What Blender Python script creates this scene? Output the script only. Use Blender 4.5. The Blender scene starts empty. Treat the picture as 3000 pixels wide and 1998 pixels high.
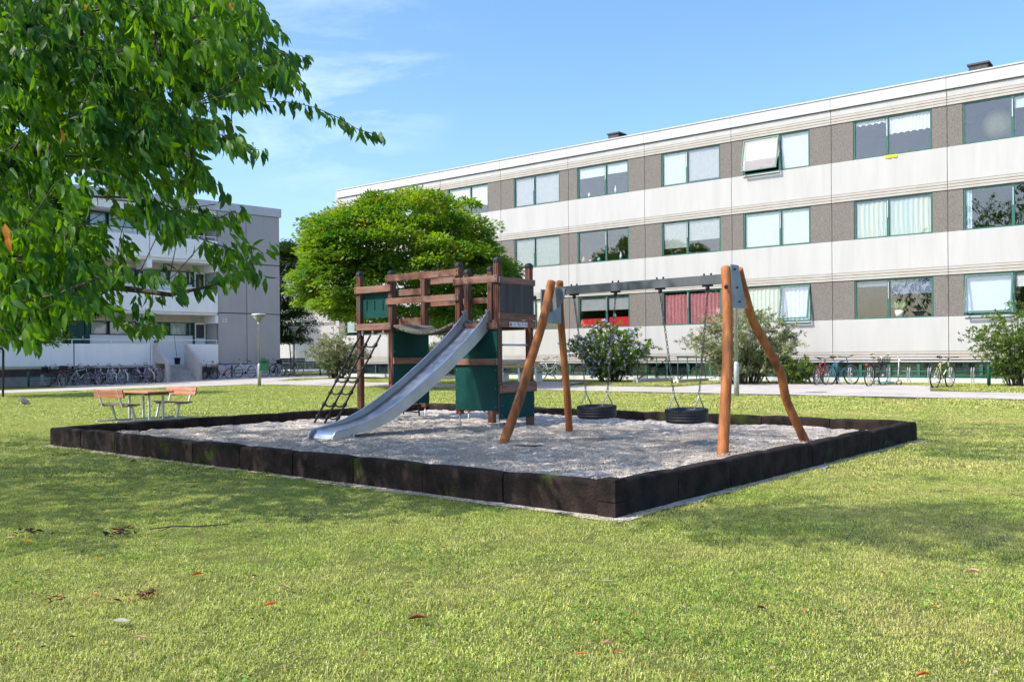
import bpy, math, random
import numpy as np
from mathutils import Vector, Matrix
random.seed(7); RNG = np.random.default_rng(11)
SC = bpy.context.scene
COL = SC.collection
R = math.radians

# ------------------------------------------------------------------ camera, sky, sun, exposure
EYE, FOC, CX, CY, ROLL = 1.2, 2600.0, 1500.0, 1046.0, 0.0087   # metres / pixels of the 3000 px wide photograph
cd = bpy.data.cameras.new("camera"); cam = bpy.data.objects.new("camera", cd); COL.objects.link(cam)
cd.sensor_width = 36.0; cd.lens = FOC / 3000 * 36; cd.shift_y = (CY - 999) / 3000
cd.clip_start = 0.05; cd.clip_end = 2000
cr, sr = math.cos(ROLL), math.sin(ROLL)
cam.matrix_world = Matrix(((cr, sr, 0, 0), (0, 0, -1, 0), (-sr, cr, 0, EYE), (0, 0, 0, 1)))
SC.camera = cam

SUN_EL, SUN_BACK = 47.0, 21.0          # elevation; degrees behind the picture plane, sun on the left
sdir = Vector((-math.cos(R(SUN_BACK)) * math.cos(R(SUN_EL)), -math.sin(R(SUN_BACK)) * math.cos(R(SUN_EL)), math.sin(R(SUN_EL))))
W = bpy.data.worlds.new("World"); SC.world = W; W.use_nodes = True
nt = W.node_tree; nt.nodes.clear()
wo = nt.nodes.new("ShaderNodeOutputWorld"); bg = nt.nodes.new("ShaderNodeBackground")
sky = nt.nodes.new("ShaderNodeTexSky"); sky.sky_type = 'NISHITA'; sky.sun_disc = False
sky.sun_elevation = R(SUN_EL); sky.sun_rotation = math.atan2(sdir.x, sdir.y) % (2 * math.pi)
sky.air_density = 1.0; sky.dust_density = 2.5; sky.ozone_density = 3.5; sky.altitude = 0
# thin cirrus wisps: a streaky noise over the sky directions
tc = nt.nodes.new("ShaderNodeTexCoord")
mp = nt.nodes.new("ShaderNodeMapping"); mp.inputs['Scale'].default_value = (3.0, 3.0, 12.0); mp.inputs['Rotation'].default_value = (0, R(24), 0)
ns = nt.nodes.new("ShaderNodeTexNoise"); ns.inputs['Scale'].default_value = 1.7; ns.inputs['Detail'].default_value = 7; ns.inputs['Roughness'].default_value = 0.62
ns.inputs['Distortion'].default_value = 0.5
cr_ = nt.nodes.new("ShaderNodeValToRGB"); cr_.color_ramp.elements[0].position = 0.45; cr_.color_ramp.elements[1].position = 0.80
cr_.color_ramp.elements[1].color = (0.30, 0.30, 0.30, 1)
vd = nt.nodes.new("ShaderNodeVectorMath"); vd.operation = 'DOT_PRODUCT'; vd.inputs[1].default_value = Vector((-0.205, 1.0, 0.318)).normalized()
vm = nt.nodes.new("ShaderNodeMapRange"); vm.inputs['From Min'].default_value = 0.988; vm.inputs['From Max'].default_value = 0.9995; vm.interpolation_type = 'SMOOTHSTEP'
vx = nt.nodes.new("ShaderNodeMath"); vx.operation = 'MULTIPLY'
nt.links.new(tc.outputs['Generated'], vd.inputs[0]); nt.links.new(vd.outputs['Value'], vm.inputs[0]); nt.links.new(vm.outputs[0], vx.inputs[0])
mx = nt.nodes.new("ShaderNodeMixRGB"); mx.inputs[2].default_value = (6.6, 6.9, 7.2, 1)
L = nt.links
L.new(tc.outputs['Generated'], mp.inputs[0]); L.new(mp.outputs[0], ns.inputs['Vector']); L.new(ns.outputs['Fac'], cr_.inputs[0])
L.new(cr_.outputs[0], vx.inputs[1]); L.new(vx.outputs[0], mx.inputs[0]); L.new(sky.outputs[0], mx.inputs[1]); hs_ = nt.nodes.new('ShaderNodeHueSaturation'); hs_.inputs['Saturation'].default_value = 1.16
L.new(sky.outputs[0], hs_.inputs['Color']); L.new(hs_.outputs[0], mx.inputs[1]); L.new(mx.outputs[0], bg.inputs[0]); L.new(bg.outputs[0], wo.inputs[0])
bg.inputs[1].default_value = 0.15
sl = bpy.data.lights.new("sun", 'SUN'); sun = bpy.data.objects.new("sun", sl); COL.objects.link(sun)
sl.energy = 2.8; sl.angle = R(0.53); sl.color = (1.0, 0.94, 0.84)
sun.rotation_euler = (-sdir).to_track_quat('-Z', 'Y').to_euler()
SC.view_settings.view_transform = 'Standard'; SC.view_settings.look = 'None'
SC.view_settings.gamma = 1.0; SC.view_settings.use_curve_mapping = False
SC.view_settings.exposure = 1.05
SC.render.engine = 'CYCLES'
SC.cycles.max_bounces = 8; SC.cycles.transparent_max_bounces = 12
SC.cycles.caustics_reflective = False; SC.cycles.caustics_refractive = False

# ------------------------------------------------------------------ measuring: photograph pixel -> place
def ray(px, py):
    dx, dy = px - CX, py - CY
    return (dx * cr - dy * sr) / FOC, (dx * sr + dy * cr) / FOC
def at(px, py, D):
    x, y = ray(px, py); return Vector((x * D, D, EYE - y * D))
def gnd(px, py, z=0.0):
    x, y = ray(px, py); D = (EYE - z) / y; return Vector((x * D, D, z))
def proj(p):
    x, y = p[0] / p[1] * FOC, (EYE - p[2]) / p[1] * FOC
    return CX + x * cr + y * sr, CY - x * sr + y * cr
def S(t):
    t = min(1.0, max(0.0, t)); return t * t * (3 - 2 * t)
AX = Vector((0.783, -0.622)); BX = Vector((0.622, 0.783)); ROT_A = math.atan2(-0.622, 0.783)
F0 = Vector((-9.94, 51.0))              # far left ground corner of the long block
def gz(x, y):
    v = (F0.x - x) * BX.x + (F0.y - y) * BX.y
    return 0.15 * S((11 - v) / 9) - 0.05 * S((-15 - x) / 8) * S((y - 28) / 10)
def ground(px, py):
    z = 0.0
    for _ in range(6):
        p = gnd(px, py, z); z = gz(p.x, p.y)
    return Vector((p.x, p.y, z))

# ------------------------------------------------------------------ materials
MATS = {}
def mat(name, c1, c2=None, scale=8.0, rough=0.8, bump=0.0, bscale=None, metal=0.0, spec=0.4, stretch=(1, 1, 1), lo=0.35, hi=0.65,
        coords='pos', dirt=None, transl=0.0, detail=6, rnd=0.0, coat=0.0):
    m = bpy.data.materials.new(name); m.use_nodes = True; n = m.node_tree.nodes; l = m.node_tree.links
    b = n["Principled BSDF"]; out = n["Material Output"]
    b.inputs['Roughness'].default_value = rough; b.inputs['Metallic'].default_value = metal; b.inputs['Specular IOR Level'].default_value = spec
    if coat: b.inputs['Coat Weight'].default_value = coat
    if coords == 'pos': vec = n.new("ShaderNodeNewGeometry").outputs['Position']
    else: vec = n.new("ShaderNodeTexCoord").outputs['Object']
    mpn = n.new("ShaderNodeMapping"); mpn.inputs['Scale'].default_value = stretch; l.new(vec, mpn.inputs[0]); vec = mpn.outputs[0]
    c2 = c2 or tuple(c * 0.85 for c in c1)
    nz = n.new("ShaderNodeTexNoise"); nz.inputs['Scale'].default_value = scale; nz.inputs['Detail'].default_value = detail; nz.inputs['Roughness'].default_value = 0.6
    l.new(vec, nz.inputs['Vector'])
    rp = n.new("ShaderNodeValToRGB"); rp.color_ramp.elements[0].position = lo; rp.color_ramp.elements[1].position = hi
    rp.color_ramp.elements[0].color = (*c1, 1); rp.color_ramp.elements[1].color = (*c2, 1)
    l.new(nz.outputs['Fac'], rp.inputs[0]); colr = rp.outputs[0]
    if dirt:                                  # (colour, scale, low, high, stretch): a second layer of stains
        dm = n.new("ShaderNodeMapping"); dm.inputs['Scale'].default_value = dirt[4] if len(dirt) > 4 else (1, 1, 1)
        l.new(n.new("ShaderNodeNewGeometry").outputs['Position'], dm.inputs[0])
        d2 = n.new("ShaderNodeTexNoise"); d2.inputs['Scale'].default_value = dirt[1]; d2.inputs['Detail'].default_value = 8; l.new(dm.outputs[0], d2.inputs['Vector'])
        dr = n.new("ShaderNodeValToRGB"); dr.color_ramp.elements[0].position = dirt[2]; dr.color_ramp.elements[1].position = dirt[3]
        l.new(d2.outputs['Fac'], dr.inputs[0])
        mm = n.new("ShaderNodeMixRGB"); mm.inputs[2].default_value = (*dirt[0], 1); l.new(dr.outputs[0], mm.inputs[0]); l.new(colr, mm.inputs[1]); colr = mm.outputs[0]
    if rnd:
        oi = n.new("ShaderNodeObjectInfo"); hv = n.new("ShaderNodeHueSaturation")
        ma = n.new("ShaderNodeMapRange"); ma.inputs['To Min'].default_value = 1 - rnd; ma.inputs['To Max'].default_value = 1 + rnd
        l.new(oi.outputs['Random'], ma.inputs[0]); l.new(ma.outputs[0], hv.inputs['Value']); l.new(colr, hv.inputs['Color']); colr = hv.outputs[0]
    l.new(colr, b.inputs['Base Color'])
    if bump:
        bn = n.new("ShaderNodeTexNoise"); bn.inputs['Scale'].default_value = bscale or scale * 3; bn.inputs['Detail'].default_value = 6; l.new(vec, bn.inputs['Vector'])
        bp = n.new("ShaderNodeBump"); bp.inputs['Strength'].default_value = bump; bp.inputs['Distance'].default_value = 0.02
        l.new(bn.outputs['Fac'], bp.inputs['Height']); l.new(bp.outputs[0], b.inputs['Normal'])
    if transl:
        t = n.new("ShaderNodeBsdfTranslucent"); ms = n.new("ShaderNodeMixShader"); ms.inputs[0].default_value = transl
        hs = n.new("ShaderNodeHueSaturation"); hs.inputs['Saturation'].default_value = 1.15; hs.inputs['Value'].default_value = 1.7; hs.inputs['Hue'].default_value = 0.485
        l.new(colr, hs.inputs['Color']); l.new(hs.outputs[0], t.inputs[0]); l.new(b.outputs[0], ms.inputs[1]); l.new(t.outputs[0], ms.inputs[2]); l.new(ms.outputs[0], out.inputs[0])
    MATS[name] = m; return m
def glass(name, refl=0.22, tint=(0.9, 0.95, 0.95)):
    m = bpy.data.materials.new(name); m.use_nodes = True; n = m.node_tree.nodes; l = m.node_tree.links; n.clear()
    o = n.new("ShaderNodeOutputMaterial"); t = n.new("ShaderNodeBsdfTransparent"); t.inputs[0].default_value = (*tint, 1)
    g = n.new("ShaderNodeBsdfGlossy"); g.inputs['Roughness'].default_value = 0.01; g.inputs[0].default_value = (0.95, 0.97, 1, 1)
    fr = n.new("ShaderNodeLayerWeight"); fr.inputs[0].default_value = 0.5      # facing: the same from both sides of the pane
    pw = n.new("ShaderNodeMath"); pw.operation = 'POWER'; pw.inputs[1].default_value = 4.0; l.new(fr.outputs['Facing'], pw.inputs[0])
    ad = n.new("ShaderNodeMath"); ad.operation = 'MULTIPLY_ADD'; ad.use_clamp = True; ad.inputs[1].default_value = 0.9; ad.inputs[2].default_value = 0.05 + refl; l.new(pw.outputs[0], ad.inputs[0])
    geo = n.new("ShaderNodeNewGeometry"); nz = n.new("ShaderNodeTexNoise"); nz.inputs['Scale'].default_value = 0.9
    bp = n.new("ShaderNodeBump"); bp.inputs['Strength'].default_value = 0.06; bp.inputs['Distance'].default_value = 0.05
    l.new(geo.outputs['Position'], nz.inputs['Vector']); l.new(nz.outputs['Fac'], bp.inputs['Height']); l.new(bp.outputs[0], g.inputs['Normal'])
    ms = n.new("ShaderNodeMixShader"); l.new(ad.outputs[0], ms.inputs[0]); l.new(t.outputs[0], ms.inputs[1]); l.new(g.outputs[0], ms.inputs[2])
    l.new(ms.outputs[0], o.inputs[0]); MATS[name] = m; return m

M_WHITE = mat("white_concrete", (0.46, 0.457, 0.448), (0.42, 0.417, 0.407), 1.6, 0.85, 0.05, 40, stretch=(1.6, 1.6, 0.22), dirt=((0.35, 0.335, 0.31), 1.3, 0.60, 0.90, (2.6, 2.6, 0.12)))
M_FASCIA = mat("fascia_sheet", (0.50, 0.51, 0.52), (0.46, 0.47, 0.48), 1.0, 0.5)
M_AGG = mat("exposed_aggregate", (0.08, 0.07, 0.062), (0.27, 0.25, 0.23), 34, 0.95, 0.5, 40, lo=0.30, hi=0.72)
M_RIB = mat("band_concrete", (0.43, 0.415, 0.385), (0.39, 0.365, 0.325), 2.0, 0.85, stretch=(1.5, 1.5, 0.5), dirt=((0.42, 0.36, 0.28), 2.2, 0.55, 0.8, (1, 1, 0.3)))
M_JOINT = mat("joint_mortar", (0.20, 0.18, 0.16), rough=0.95)
M_GREEN = mat("green_window_paint", (0.030, 0.135, 0.105), (0.022, 0.10, 0.08), 3, 0.45)
M_DKGREEN = mat("dark_green_boards", (0.012, 0.085, 0.075), (0.009, 0.06, 0.055), 5, 0.5, stretch=(3, 3, 0.3))
M_BLUEFR = mat("blue_window_paint", (0.09, 0.16, 0.30), rough=0.5)
M_ALU = mat("bare_aluminium", (0.62, 0.63, 0.64), rough=0.35, metal=0.6)
M_GLASS = glass("window_glass", 0.02, (0.98, 1.0, 1.0))
M_DARKGLASS = glass("basement_glass", 0.10, (0.55, 0.62, 0.6))
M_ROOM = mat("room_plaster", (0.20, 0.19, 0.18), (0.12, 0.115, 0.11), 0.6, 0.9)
M_ROOF = mat("roof_felt", (0.10, 0.10, 0.10), rough=0.95)
M_GREYWALL = mat("grey_painted_panel", (0.43, 0.41, 0.405), (0.39, 0.375, 0.37), 1.2, 0.9, 0.25, 60, stretch=(1, 1, 0.4))
M_LWHITE = mat("white_parapet", (0.90, 0.895, 0.88), (0.84, 0.835, 0.82), 1.2, 0.8, stretch=(2.2, 2.2, 0.18))
M_CORR = mat("cream_corrugated", (0.66, 0.62, 0.50), (0.56, 0.52, 0.41), 2, 0.6)
M_BROWNRIB = mat("brown_ribbed_board", (0.085, 0.072, 0.055), (0.055, 0.048, 0.040), 3, 0.85)
M_PLINTH = mat("plinth_concrete", (0.30, 0.29, 0.27), (0.20, 0.19, 0.175), 1.5, 0.9, 0.1, 40)
M_PLINTHW = mat("pale_plinth", (0.62, 0.62, 0.62), (0.52, 0.52, 0.52), 1.5, 0.9)
M_STEP = mat("step_concrete", (0.52, 0.51, 0.48), (0.33, 0.32, 0.30), 5, 0.9, 0.1, 50)
M_PATH = mat("path_asphalt", (0.44, 0.41, 0.385), (0.37, 0.345, 0.325), 0.5, 0.95, 0.25, 120, dirt=((0.24, 0.22, 0.20), 1.7, 0.55, 0.8))
M_LAWN = mat("lawn_soil", (0.075, 0.10, 0.022), (0.15, 0.145, 0.055), 0.5, 1.0, 0.6, 60, spec=0.05, dirt=((0.09, 0.12, 0.025), 18, 0.45, 0.65))
M_BARK = mat("bark", (0.045, 0.035, 0.028), (0.10, 0.085, 0.07), 14, 0.95, 0.6, 30, stretch=(1, 1, 0.3))
M_GALV = mat("galvanised_steel", (0.56, 0.57, 0.58), (0.43, 0.44, 0.46), 9, 0.45, metal=0.35)
M_BEAM = mat("grey_steel_beam", (0.10, 0.115, 0.13), (0.16, 0.175, 0.19), 3, 0.45, metal=0.35, stretch=(1, 1, 0.4))
M_PLATE = mat("bracket_steel", (0.26, 0.30, 0.34), (0.18, 0.21, 0.24), 5, 0.45, metal=0.5)
M_BLACK = mat("black_plastic", (0.015, 0.016, 0.018), rough=0.45)
M_RUBBER = mat("tyre_rubber", (0.012, 0.013, 0.017), (0.020, 0.021, 0.027), 12, 0.55)
M_BLOCK = mat("tarred_block", (0.012, 0.0105, 0.010), (0.040, 0.028, 0.025), 5, 0.9, 0.6, 50, spec=0.12, dirt=((0.060, 0.080, 0.016), 2.4, 0.60, 0.74, (1, 1, 0.6)))
M_STAIN = mat("red_brown_stained_wood", (0.13, 0.052, 0.034), (0.25, 0.12, 0.088), 5, 0.72, 0.3, 30, stretch=(1, 1, 0.16), dirt=((0.13, 0.105, 0.085), 2.6, 0.50, 0.75), coords='obj', spec=0.15)
M_STAINH = mat("red_brown_rail_wood", (0.155, 0.068, 0.046), (0.31, 0.165, 0.125), 5, 0.72, 0.3, 30, spec=0.15, stretch=(0.22, 0.22, 1.5), dirt=((0.20, 0.165, 0.14), 3.1, 0.48, 0.72), coords='obj')
M_PLANKW = mat("weathered_grey_planks", (0.20, 0.185, 0.155), (0.09, 0.09, 0.06), 7, 0.9, 0.3, 40, coords='obj')
M_PANEL = mat("dark_green_panel", (0.006, 0.066, 0.054), (0.005, 0.050, 0.042), 3, 0.65, 0.2, 90, spec=0.12, dirt=((0.02, 0.06, 0.075), 2.1, 0.5, 0.8, (1, 1, 0.5)))
M_GPANEL = mat("faded_grey_panel", (0.070, 0.062, 0.060), (0.11, 0.10, 0.098), 4, 0.8, spec=0.1, stretch=(2.5, 2.5, 0.12))
M_STEEL = mat("slide_stainless", (0.55, 0.58, 0.64), (0.46, 0.49, 0.55), 6, 0.30, metal=0.85, stretch=(1, 1, 1))
M_STEELM = mat("slide_matt_side", (0.52, 0.52, 0.49), (0.44, 0.44, 0.41), 3, 0.5, metal=0.45)
M_ROPE = mat("dark_rope", (0.035, 0.033, 0.030), rough=0.9)
M_LOG = mat("orange_oiled_log", (0.25, 0.080, 0.022), (0.44, 0.17, 0.055), 5.5, 0.6, 0.5, 26, stretch=(2.2, 2.2, 0.16), spec=0.25, dirt=((0.13, 0.055, 0.026), 3.4, 0.50, 0.70, (1.6, 1.6, 0.4)))
M_ENDGR = mat("log_end_grain", (0.42, 0.25, 0.12), rough=0.8)
M_TABLE = mat("red_oiled_slats", (0.36, 0.13, 0.065), (0.46, 0.21, 0.12), 6, 0.6, stretch=(0.4, 0.4, 2))
M_TABLEW = mat("weathered_seat_slats", (0.21, 0.15, 0.10), (0.12, 0.10, 0.07), 6, 0.85, stretch=(0.4, 0.4, 2))
M_CHROME = mat("bike_chrome", (0.62, 0.63, 0.65), rough=0.3, metal=0.8)
M_RACK = mat("green_rack_paint", (0.010, 0.11, 0.075), rough=0.45)
# ------------------------------------------------------------------ mesh building and naming
class MB:
    """Collects shapes; build() links them as one mesh object."""
    def __init__(s): s.v = []; s.f = []; s.sm = []
    def add(s, vs, fs, smooth=False):
        o = len(s.v); s.v.extend([tuple(p) for p in vs]); s.f.extend([tuple(i + o for i in f) for f in fs]); s.sm.extend([smooth] * len(fs)); return s
    def box(s, x0, x1, y0, y1, z0, z1, bev=0.0):
        if bev <= 0:
            v = [(x, y, z) for z in (z0, z1) for y in (y0, y1) for x in (x0, x1)]
            return s.add(v, [(0, 2, 3, 1), (4, 5, 7, 6), (0, 1, 5, 4), (2, 6, 7, 3), (0, 4, 6, 2), (1, 3, 7, 5)])
        b = bev
        rings = []
        for z, i in ((z0, b), (z0 + b, 0), (z1 - b, 0), (z1, b)):
            X0, X1, Y0, Y1 = x0 + i, x1 - i, y0 + i, y1 - i; c = b * 0.7 if i == 0 else b * 0.4
            rings.append([(X0 + c, Y0, z), (X1 - c, Y0, z), (X1, Y0 + c, z), (X1, Y1 - c, z), (X1 - c, Y1, z), (X0 + c, Y1, z), (X0, Y1 - c, z), (X0, Y0 + c, z)])
        v = [p for r in rings for p in r]; f = [tuple(range(7, -1, -1)), tuple(range(24, 32))]
        for k in range(3):
            for i in range(8): f.append((k * 8 + i, k * 8 + (i + 1) % 8, k * 8 + 8 + (i + 1) % 8, k * 8 + 8 + i))
        return s.add(v, f)
    def obox(s, c, ex, ey, ez, hx, hy, hz):
        """box centred at c with unit axes ex, ey, ez and half sizes"""
        c, ex, ey, ez = Vector(c), Vector(ex).normalized(), Vector(ey).normalized(), Vector(ez).normalized()
        v = [c + ex * hx * a + ey * hy * b + ez * hz * d for d in (-1, 1) for b in (-1, 1) for a in (-1, 1)]
        return s.add(v, [(0, 2, 3, 1), (4, 5, 7, 6), (0, 1, 5, 4), (2, 6, 7, 3), (0, 4, 6, 2), (1, 3, 7, 5)])
    def bar(s, p, q, w, h=None, up=(0, 0, 1)):
        p, q = Vector(p), Vector(q); d = (q - p); L = d.length; d.normalize(); up = Vector(up)
        sx = d.cross(up); sx = sx.normalized() if sx.length > 1e-5 else Vector((1, 0, 0)); uz = sx.cross(d)
        return s.obox((p + q) / 2, d, sx, uz, L / 2, w / 2, (h or w) / 2)
    def tube(s, pts, r, n=8, caps=True, closed=False, smooth=True):
        pts = [Vector(p) for p in pts]; N = len(pts); rs = r if isinstance(r, (list, tuple)) else [r] * N
        v = []; prev = None
        for i, p in enumerate(pts):
            if closed: d = pts[(i + 1) % N] - pts[i - 1]
            else: d = pts[min(i + 1, N - 1)] - pts[max(i - 1, 0)]
            d = d.normalized() if d.length > 1e-9 else Vector((0, 0, 1))
            if prev is None:
                a = Vector((0, 0, 1)) if abs(d.z) < 0.9 else Vector((1, 0, 0)); u = d.cross(a).normalized()
            else:
                u = prev - d * prev.dot(d); u = u.normalized() if u.length > 1e-6 else d.orthogonal().normalized()
            prev = u; w = d.cross(u)
            for k in range(n):
                t = 2 * math.pi * k / n; v.append(p + (u * math.cos(t) + w * math.sin(t)) * rs[i])
        f = []
        for i in range(N if closed else N - 1):
            j = (i + 1) % N
            for k in range(n): f.append((i * n + k, i * n + (k + 1) % n, j * n + (k + 1) % n, j * n + k))
        s.add(v, f, smooth)
        if caps and not closed:
            o = len(s.v) - len(v); s.f.append(tuple(o + k for k in range(n - 1, -1, -1))); s.f.append(tuple(o + (N - 1) * n + k for k in range(n))); s.sm += [False, False]
        return s
    def lathe(s, prof, n=16, c=(0, 0, 0), M=None, smooth=True):
        v = []
        for r_, z in prof:
            for k in range(n):
                t = 2 * math.pi * k / n; p = Vector((r_ * math.cos(t), r_ * math.sin(t), z))
                if M is not None: p = M @ p
                v.append(p + Vector(c))
        f = [(i * n + k, i * n + (k + 1) % n, (i + 1) * n + (k + 1) % n, (i + 1) * n + k) for i in range(len(prof) - 1) for k in range(n)]
        s.add(v, f, smooth); o = len(s.v) - len(v)
        if prof[0][0] > 1e-6: s.f.append(tuple(o + k for k in range(n - 1, -1, -1))); s.sm.append(False)
        if prof[-1][0] > 1e-6: s.f.append(tuple(o + (len(prof) - 1) * n + k for k in range(n))); s.sm.append(False)
        return s
    def prism(s, poly, o, ex, ey, ez, t0, t1):
        """polygon (2D list) in the plane o + ex*a + ey*b, thickened along ez from t0 to t1"""
        o, ex, ey, ez = Vector(o), Vector(ex), Vector(ey), Vector(ez); n = len(poly)
        v = [o + ex * a + ey * b + ez * t for t in (t0, t1) for a, b in poly]
        f = [tuple(range(n - 1, -1, -1)), tuple(range(n, 2 * n))] + [(i, (i + 1) % n, n + (i + 1) % n, n + i) for i in range(n)]
        return s.add(v, f)
    def ball(s, c, r, n=10, m=6, sq=(1, 1, 1)):
        prof = [(math.sin(math.pi * i / m) * r, -math.cos(math.pi * i / m) * r) for i in range(m + 1)]
        prof[0] = (1e-4, -r); prof[-1] = (1e-4, r)
        return s.lathe(prof, n, c, Matrix.Diagonal(Vector(sq)))
    def mesh(s, name):
        me = bpy.data.meshes.new(name); me.from_pydata(s.v, [], s.f)
        if any(s.sm): me.polygons.foreach_set("use_smooth", s.sm)
        me.update(); return me
    def build(s, name, m, parent=None, loc=None, rot=None):
        return obj(name, s.mesh(name), m, parent, loc, rot)
def obj(name, me, m=None, parent=None, loc=None, rot=None):
    o = bpy.data.objects.new(name, me); COL.objects.link(o)
    if m is not None and len(me.materials) == 0: me.materials.append(m)
    if parent is not None: o.parent = parent
    if loc is not None: o.location = loc
    if rot is not None: o.rotation_euler = rot if hasattr(rot, '__len__') else (0, 0, rot)
    return o
def tag(o, label=None, cat=None, group=None, kind=None):
    if label: o['label'] = label
    if cat: o['category'] = cat
    if group: o['group'] = group
    if kind: o['kind'] = kind
    return o
def thing(name, label, cat, loc=(0, 0, 0), rz=0.0, group=None):
    e = bpy.data.objects.new(name, None); COL.objects.link(e); e.location = loc; e.rotation_euler = (0, 0, rz); e.empty_display_size = 0.2
    return tag(e, label, cat, group)
KIDS = {}
def copy_tree(o, parent=None):
    c = o.copy(); COL.objects.link(c)
    if parent is not None: c.parent = parent
    for ch in o.children: copy_tree(ch, c)
    return c
def np_mesh(name, V, Fc, m=None, smooth=False, corner=None):
    """V (n,3), Fc (k,4) or (k,3) arrays"""
    V = np.asarray(V, dtype=np.float32); Fc = np.asarray(Fc, dtype=np.int32); k, w = Fc.shape
    me = bpy.data.meshes.new(name); me.vertices.add(len(V)); me.vertices.foreach_set("co", V.ravel())
    me.loops.add(k * w); me.loops.foreach_set("vertex_index", Fc.ravel())
    me.polygons.add(k); me.polygons.foreach_set("loop_start", np.arange(0, k * w, w, dtype=np.int32))
    if smooth: me.polygons.foreach_set("use_smooth", np.ones(k, dtype=bool))
    me.update(calc_edges=True); me.validate()
    if m: me.materials.append(m)
    return me
def unit(a): return a / np.maximum(np.linalg.norm(a, axis=1, keepdims=True), 1e-9)
def leaf_cards(P, axis, nrm, ln, wd, detail=0, bend=0.25, fold=0.25):
    """leaves as folded blades: base P, direction axis, face normal nrm (n,3), length and width (n,). detail 0: 2 triangles, 1: 8 triangles"""
    axis = unit(axis); side = unit(np.cross(axis, nrm)); up = np.cross(side, axis); ln = np.asarray(ln)[:, None]; wd = np.asarray(wd)[:, None]; n = len(P)
    if detail == 0:
        tip = P + axis * ln; mid = P + axis * ln * 0.45 + up * wd * 0.15
        V = np.stack([P, mid + side * wd * 0.5, tip, mid - side * wd * 0.5], 1).reshape(-1, 3)
        b = np.arange(n)[:, None] * 4
        return V, np.concatenate([b + np.array([0, 1, 2]), b + np.array([0, 2, 3])])
    rows = [(0.0, 0.03), (0.30, 0.46), (0.66, 0.40), (1.0, 0.02)]
    pts = []
    for t, w in rows:
        c = P + axis * ln * t - up * ln * bend * t * t
        if w < 0.05: pts += [c, c, c] if False else [c]
        else: pts += [c + side * wd * w + up * wd * fold * w, c, c - side * wd * w + up * wd * fold * w]
    V = np.stack(pts, 1).reshape(-1, 3); b = np.arange(n)[:, None] * 8
    T = [(0, 2, 1), (0, 3, 2), (1, 2, 5), (1, 5, 4), (2, 3, 6), (2, 6, 5), (4, 5, 7), (5, 6, 7)]
    return V, np.concatenate([b + np.array(t) for t in T])
def blank(name): return bpy.data.meshes.new(name)
# helper: a GN "instances on points" object: real copies of a prototype mesh object, random turn and size per point
def gn_scatter(name, pts, scl, protos, seed=0, rotz=None):
    me = bpy.data.meshes.new(name); me.vertices.add(len(pts)); me.vertices.foreach_set("co", np.asarray(pts, dtype=np.float32).ravel())
    at_s = me.attributes.new("siz", 'FLOAT', 'POINT'); at_s.data.foreach_set("value", np.asarray(scl, dtype=np.float32))
    at_r = me.attributes.new("turn", 'FLOAT', 'POINT'); at_r.data.foreach_set("value", (RNG.random(len(pts)) * 6.283 if rotz is None else np.asarray(rotz)).astype(np.float32))
    at_k = me.attributes.new("pick", 'INT', 'POINT'); at_k.data.foreach_set("value", RNG.integers(0, len(protos), len(pts)).astype(np.int32))
    o = obj(name, me); g = bpy.data.node_groups.new(name, 'GeometryNodeTree')
    g.interface.new_socket("Geometry", in_out='INPUT', socket_type='NodeSocketGeometry'); g.interface.new_socket("Geometry", in_out='OUTPUT', socket_type='NodeSocketGeometry')
    N = g.nodes; l = g.links; gi = N.new("NodeGroupInput"); go = N.new("NodeGroupOutput"); jn = N.new("GeometryNodeJoinGeometry")
    a_s = N.new("GeometryNodeInputNamedAttribute"); a_s.data_type = 'FLOAT'; a_s.inputs[0].default_value = "siz"
    a_r = N.new("GeometryNodeInputNamedAttribute"); a_r.data_type = 'FLOAT'; a_r.inputs[0].default_value = "turn"
    a_k = N.new("GeometryNodeInputNamedAttribute"); a_k.data_type = 'INT'; a_k.inputs[0].default_value = "pick"
    cx = N.new("ShaderNodeCombineXYZ"); l.new(a_r.outputs[0], cx.inputs[2])
    for i, p in enumerate(protos):
        oi = N.new("GeometryNodeObjectInfo"); oi.inputs[0].default_value = p; oi.transform_space = 'ORIGINAL'
        cmp = N.new("FunctionNodeCompare"); cmp.data_type = 'INT'; cmp.operation = 'EQUAL'; l.new(a_k.outputs[0], cmp.inputs[2]); cmp.inputs[3].default_value = i
        ip = N.new("GeometryNodeInstanceOnPoints"); l.new(gi.outputs[0], ip.inputs[0]); l.new(cmp.outputs[0], ip.inputs[1]); l.new(oi.outputs['Geometry'], ip.inputs[2])
        l.new(cx.outputs[0], ip.inputs['Rotation']); l.new(a_s.outputs[0], ip.inputs['Scale']); l.new(ip.outputs[0], jn.inputs[0])
    l.new(jn.outputs[0], go.inputs[0])
    md = o.modifiers.new("scatter", 'NODES'); md.node_group = g
    return o
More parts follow.
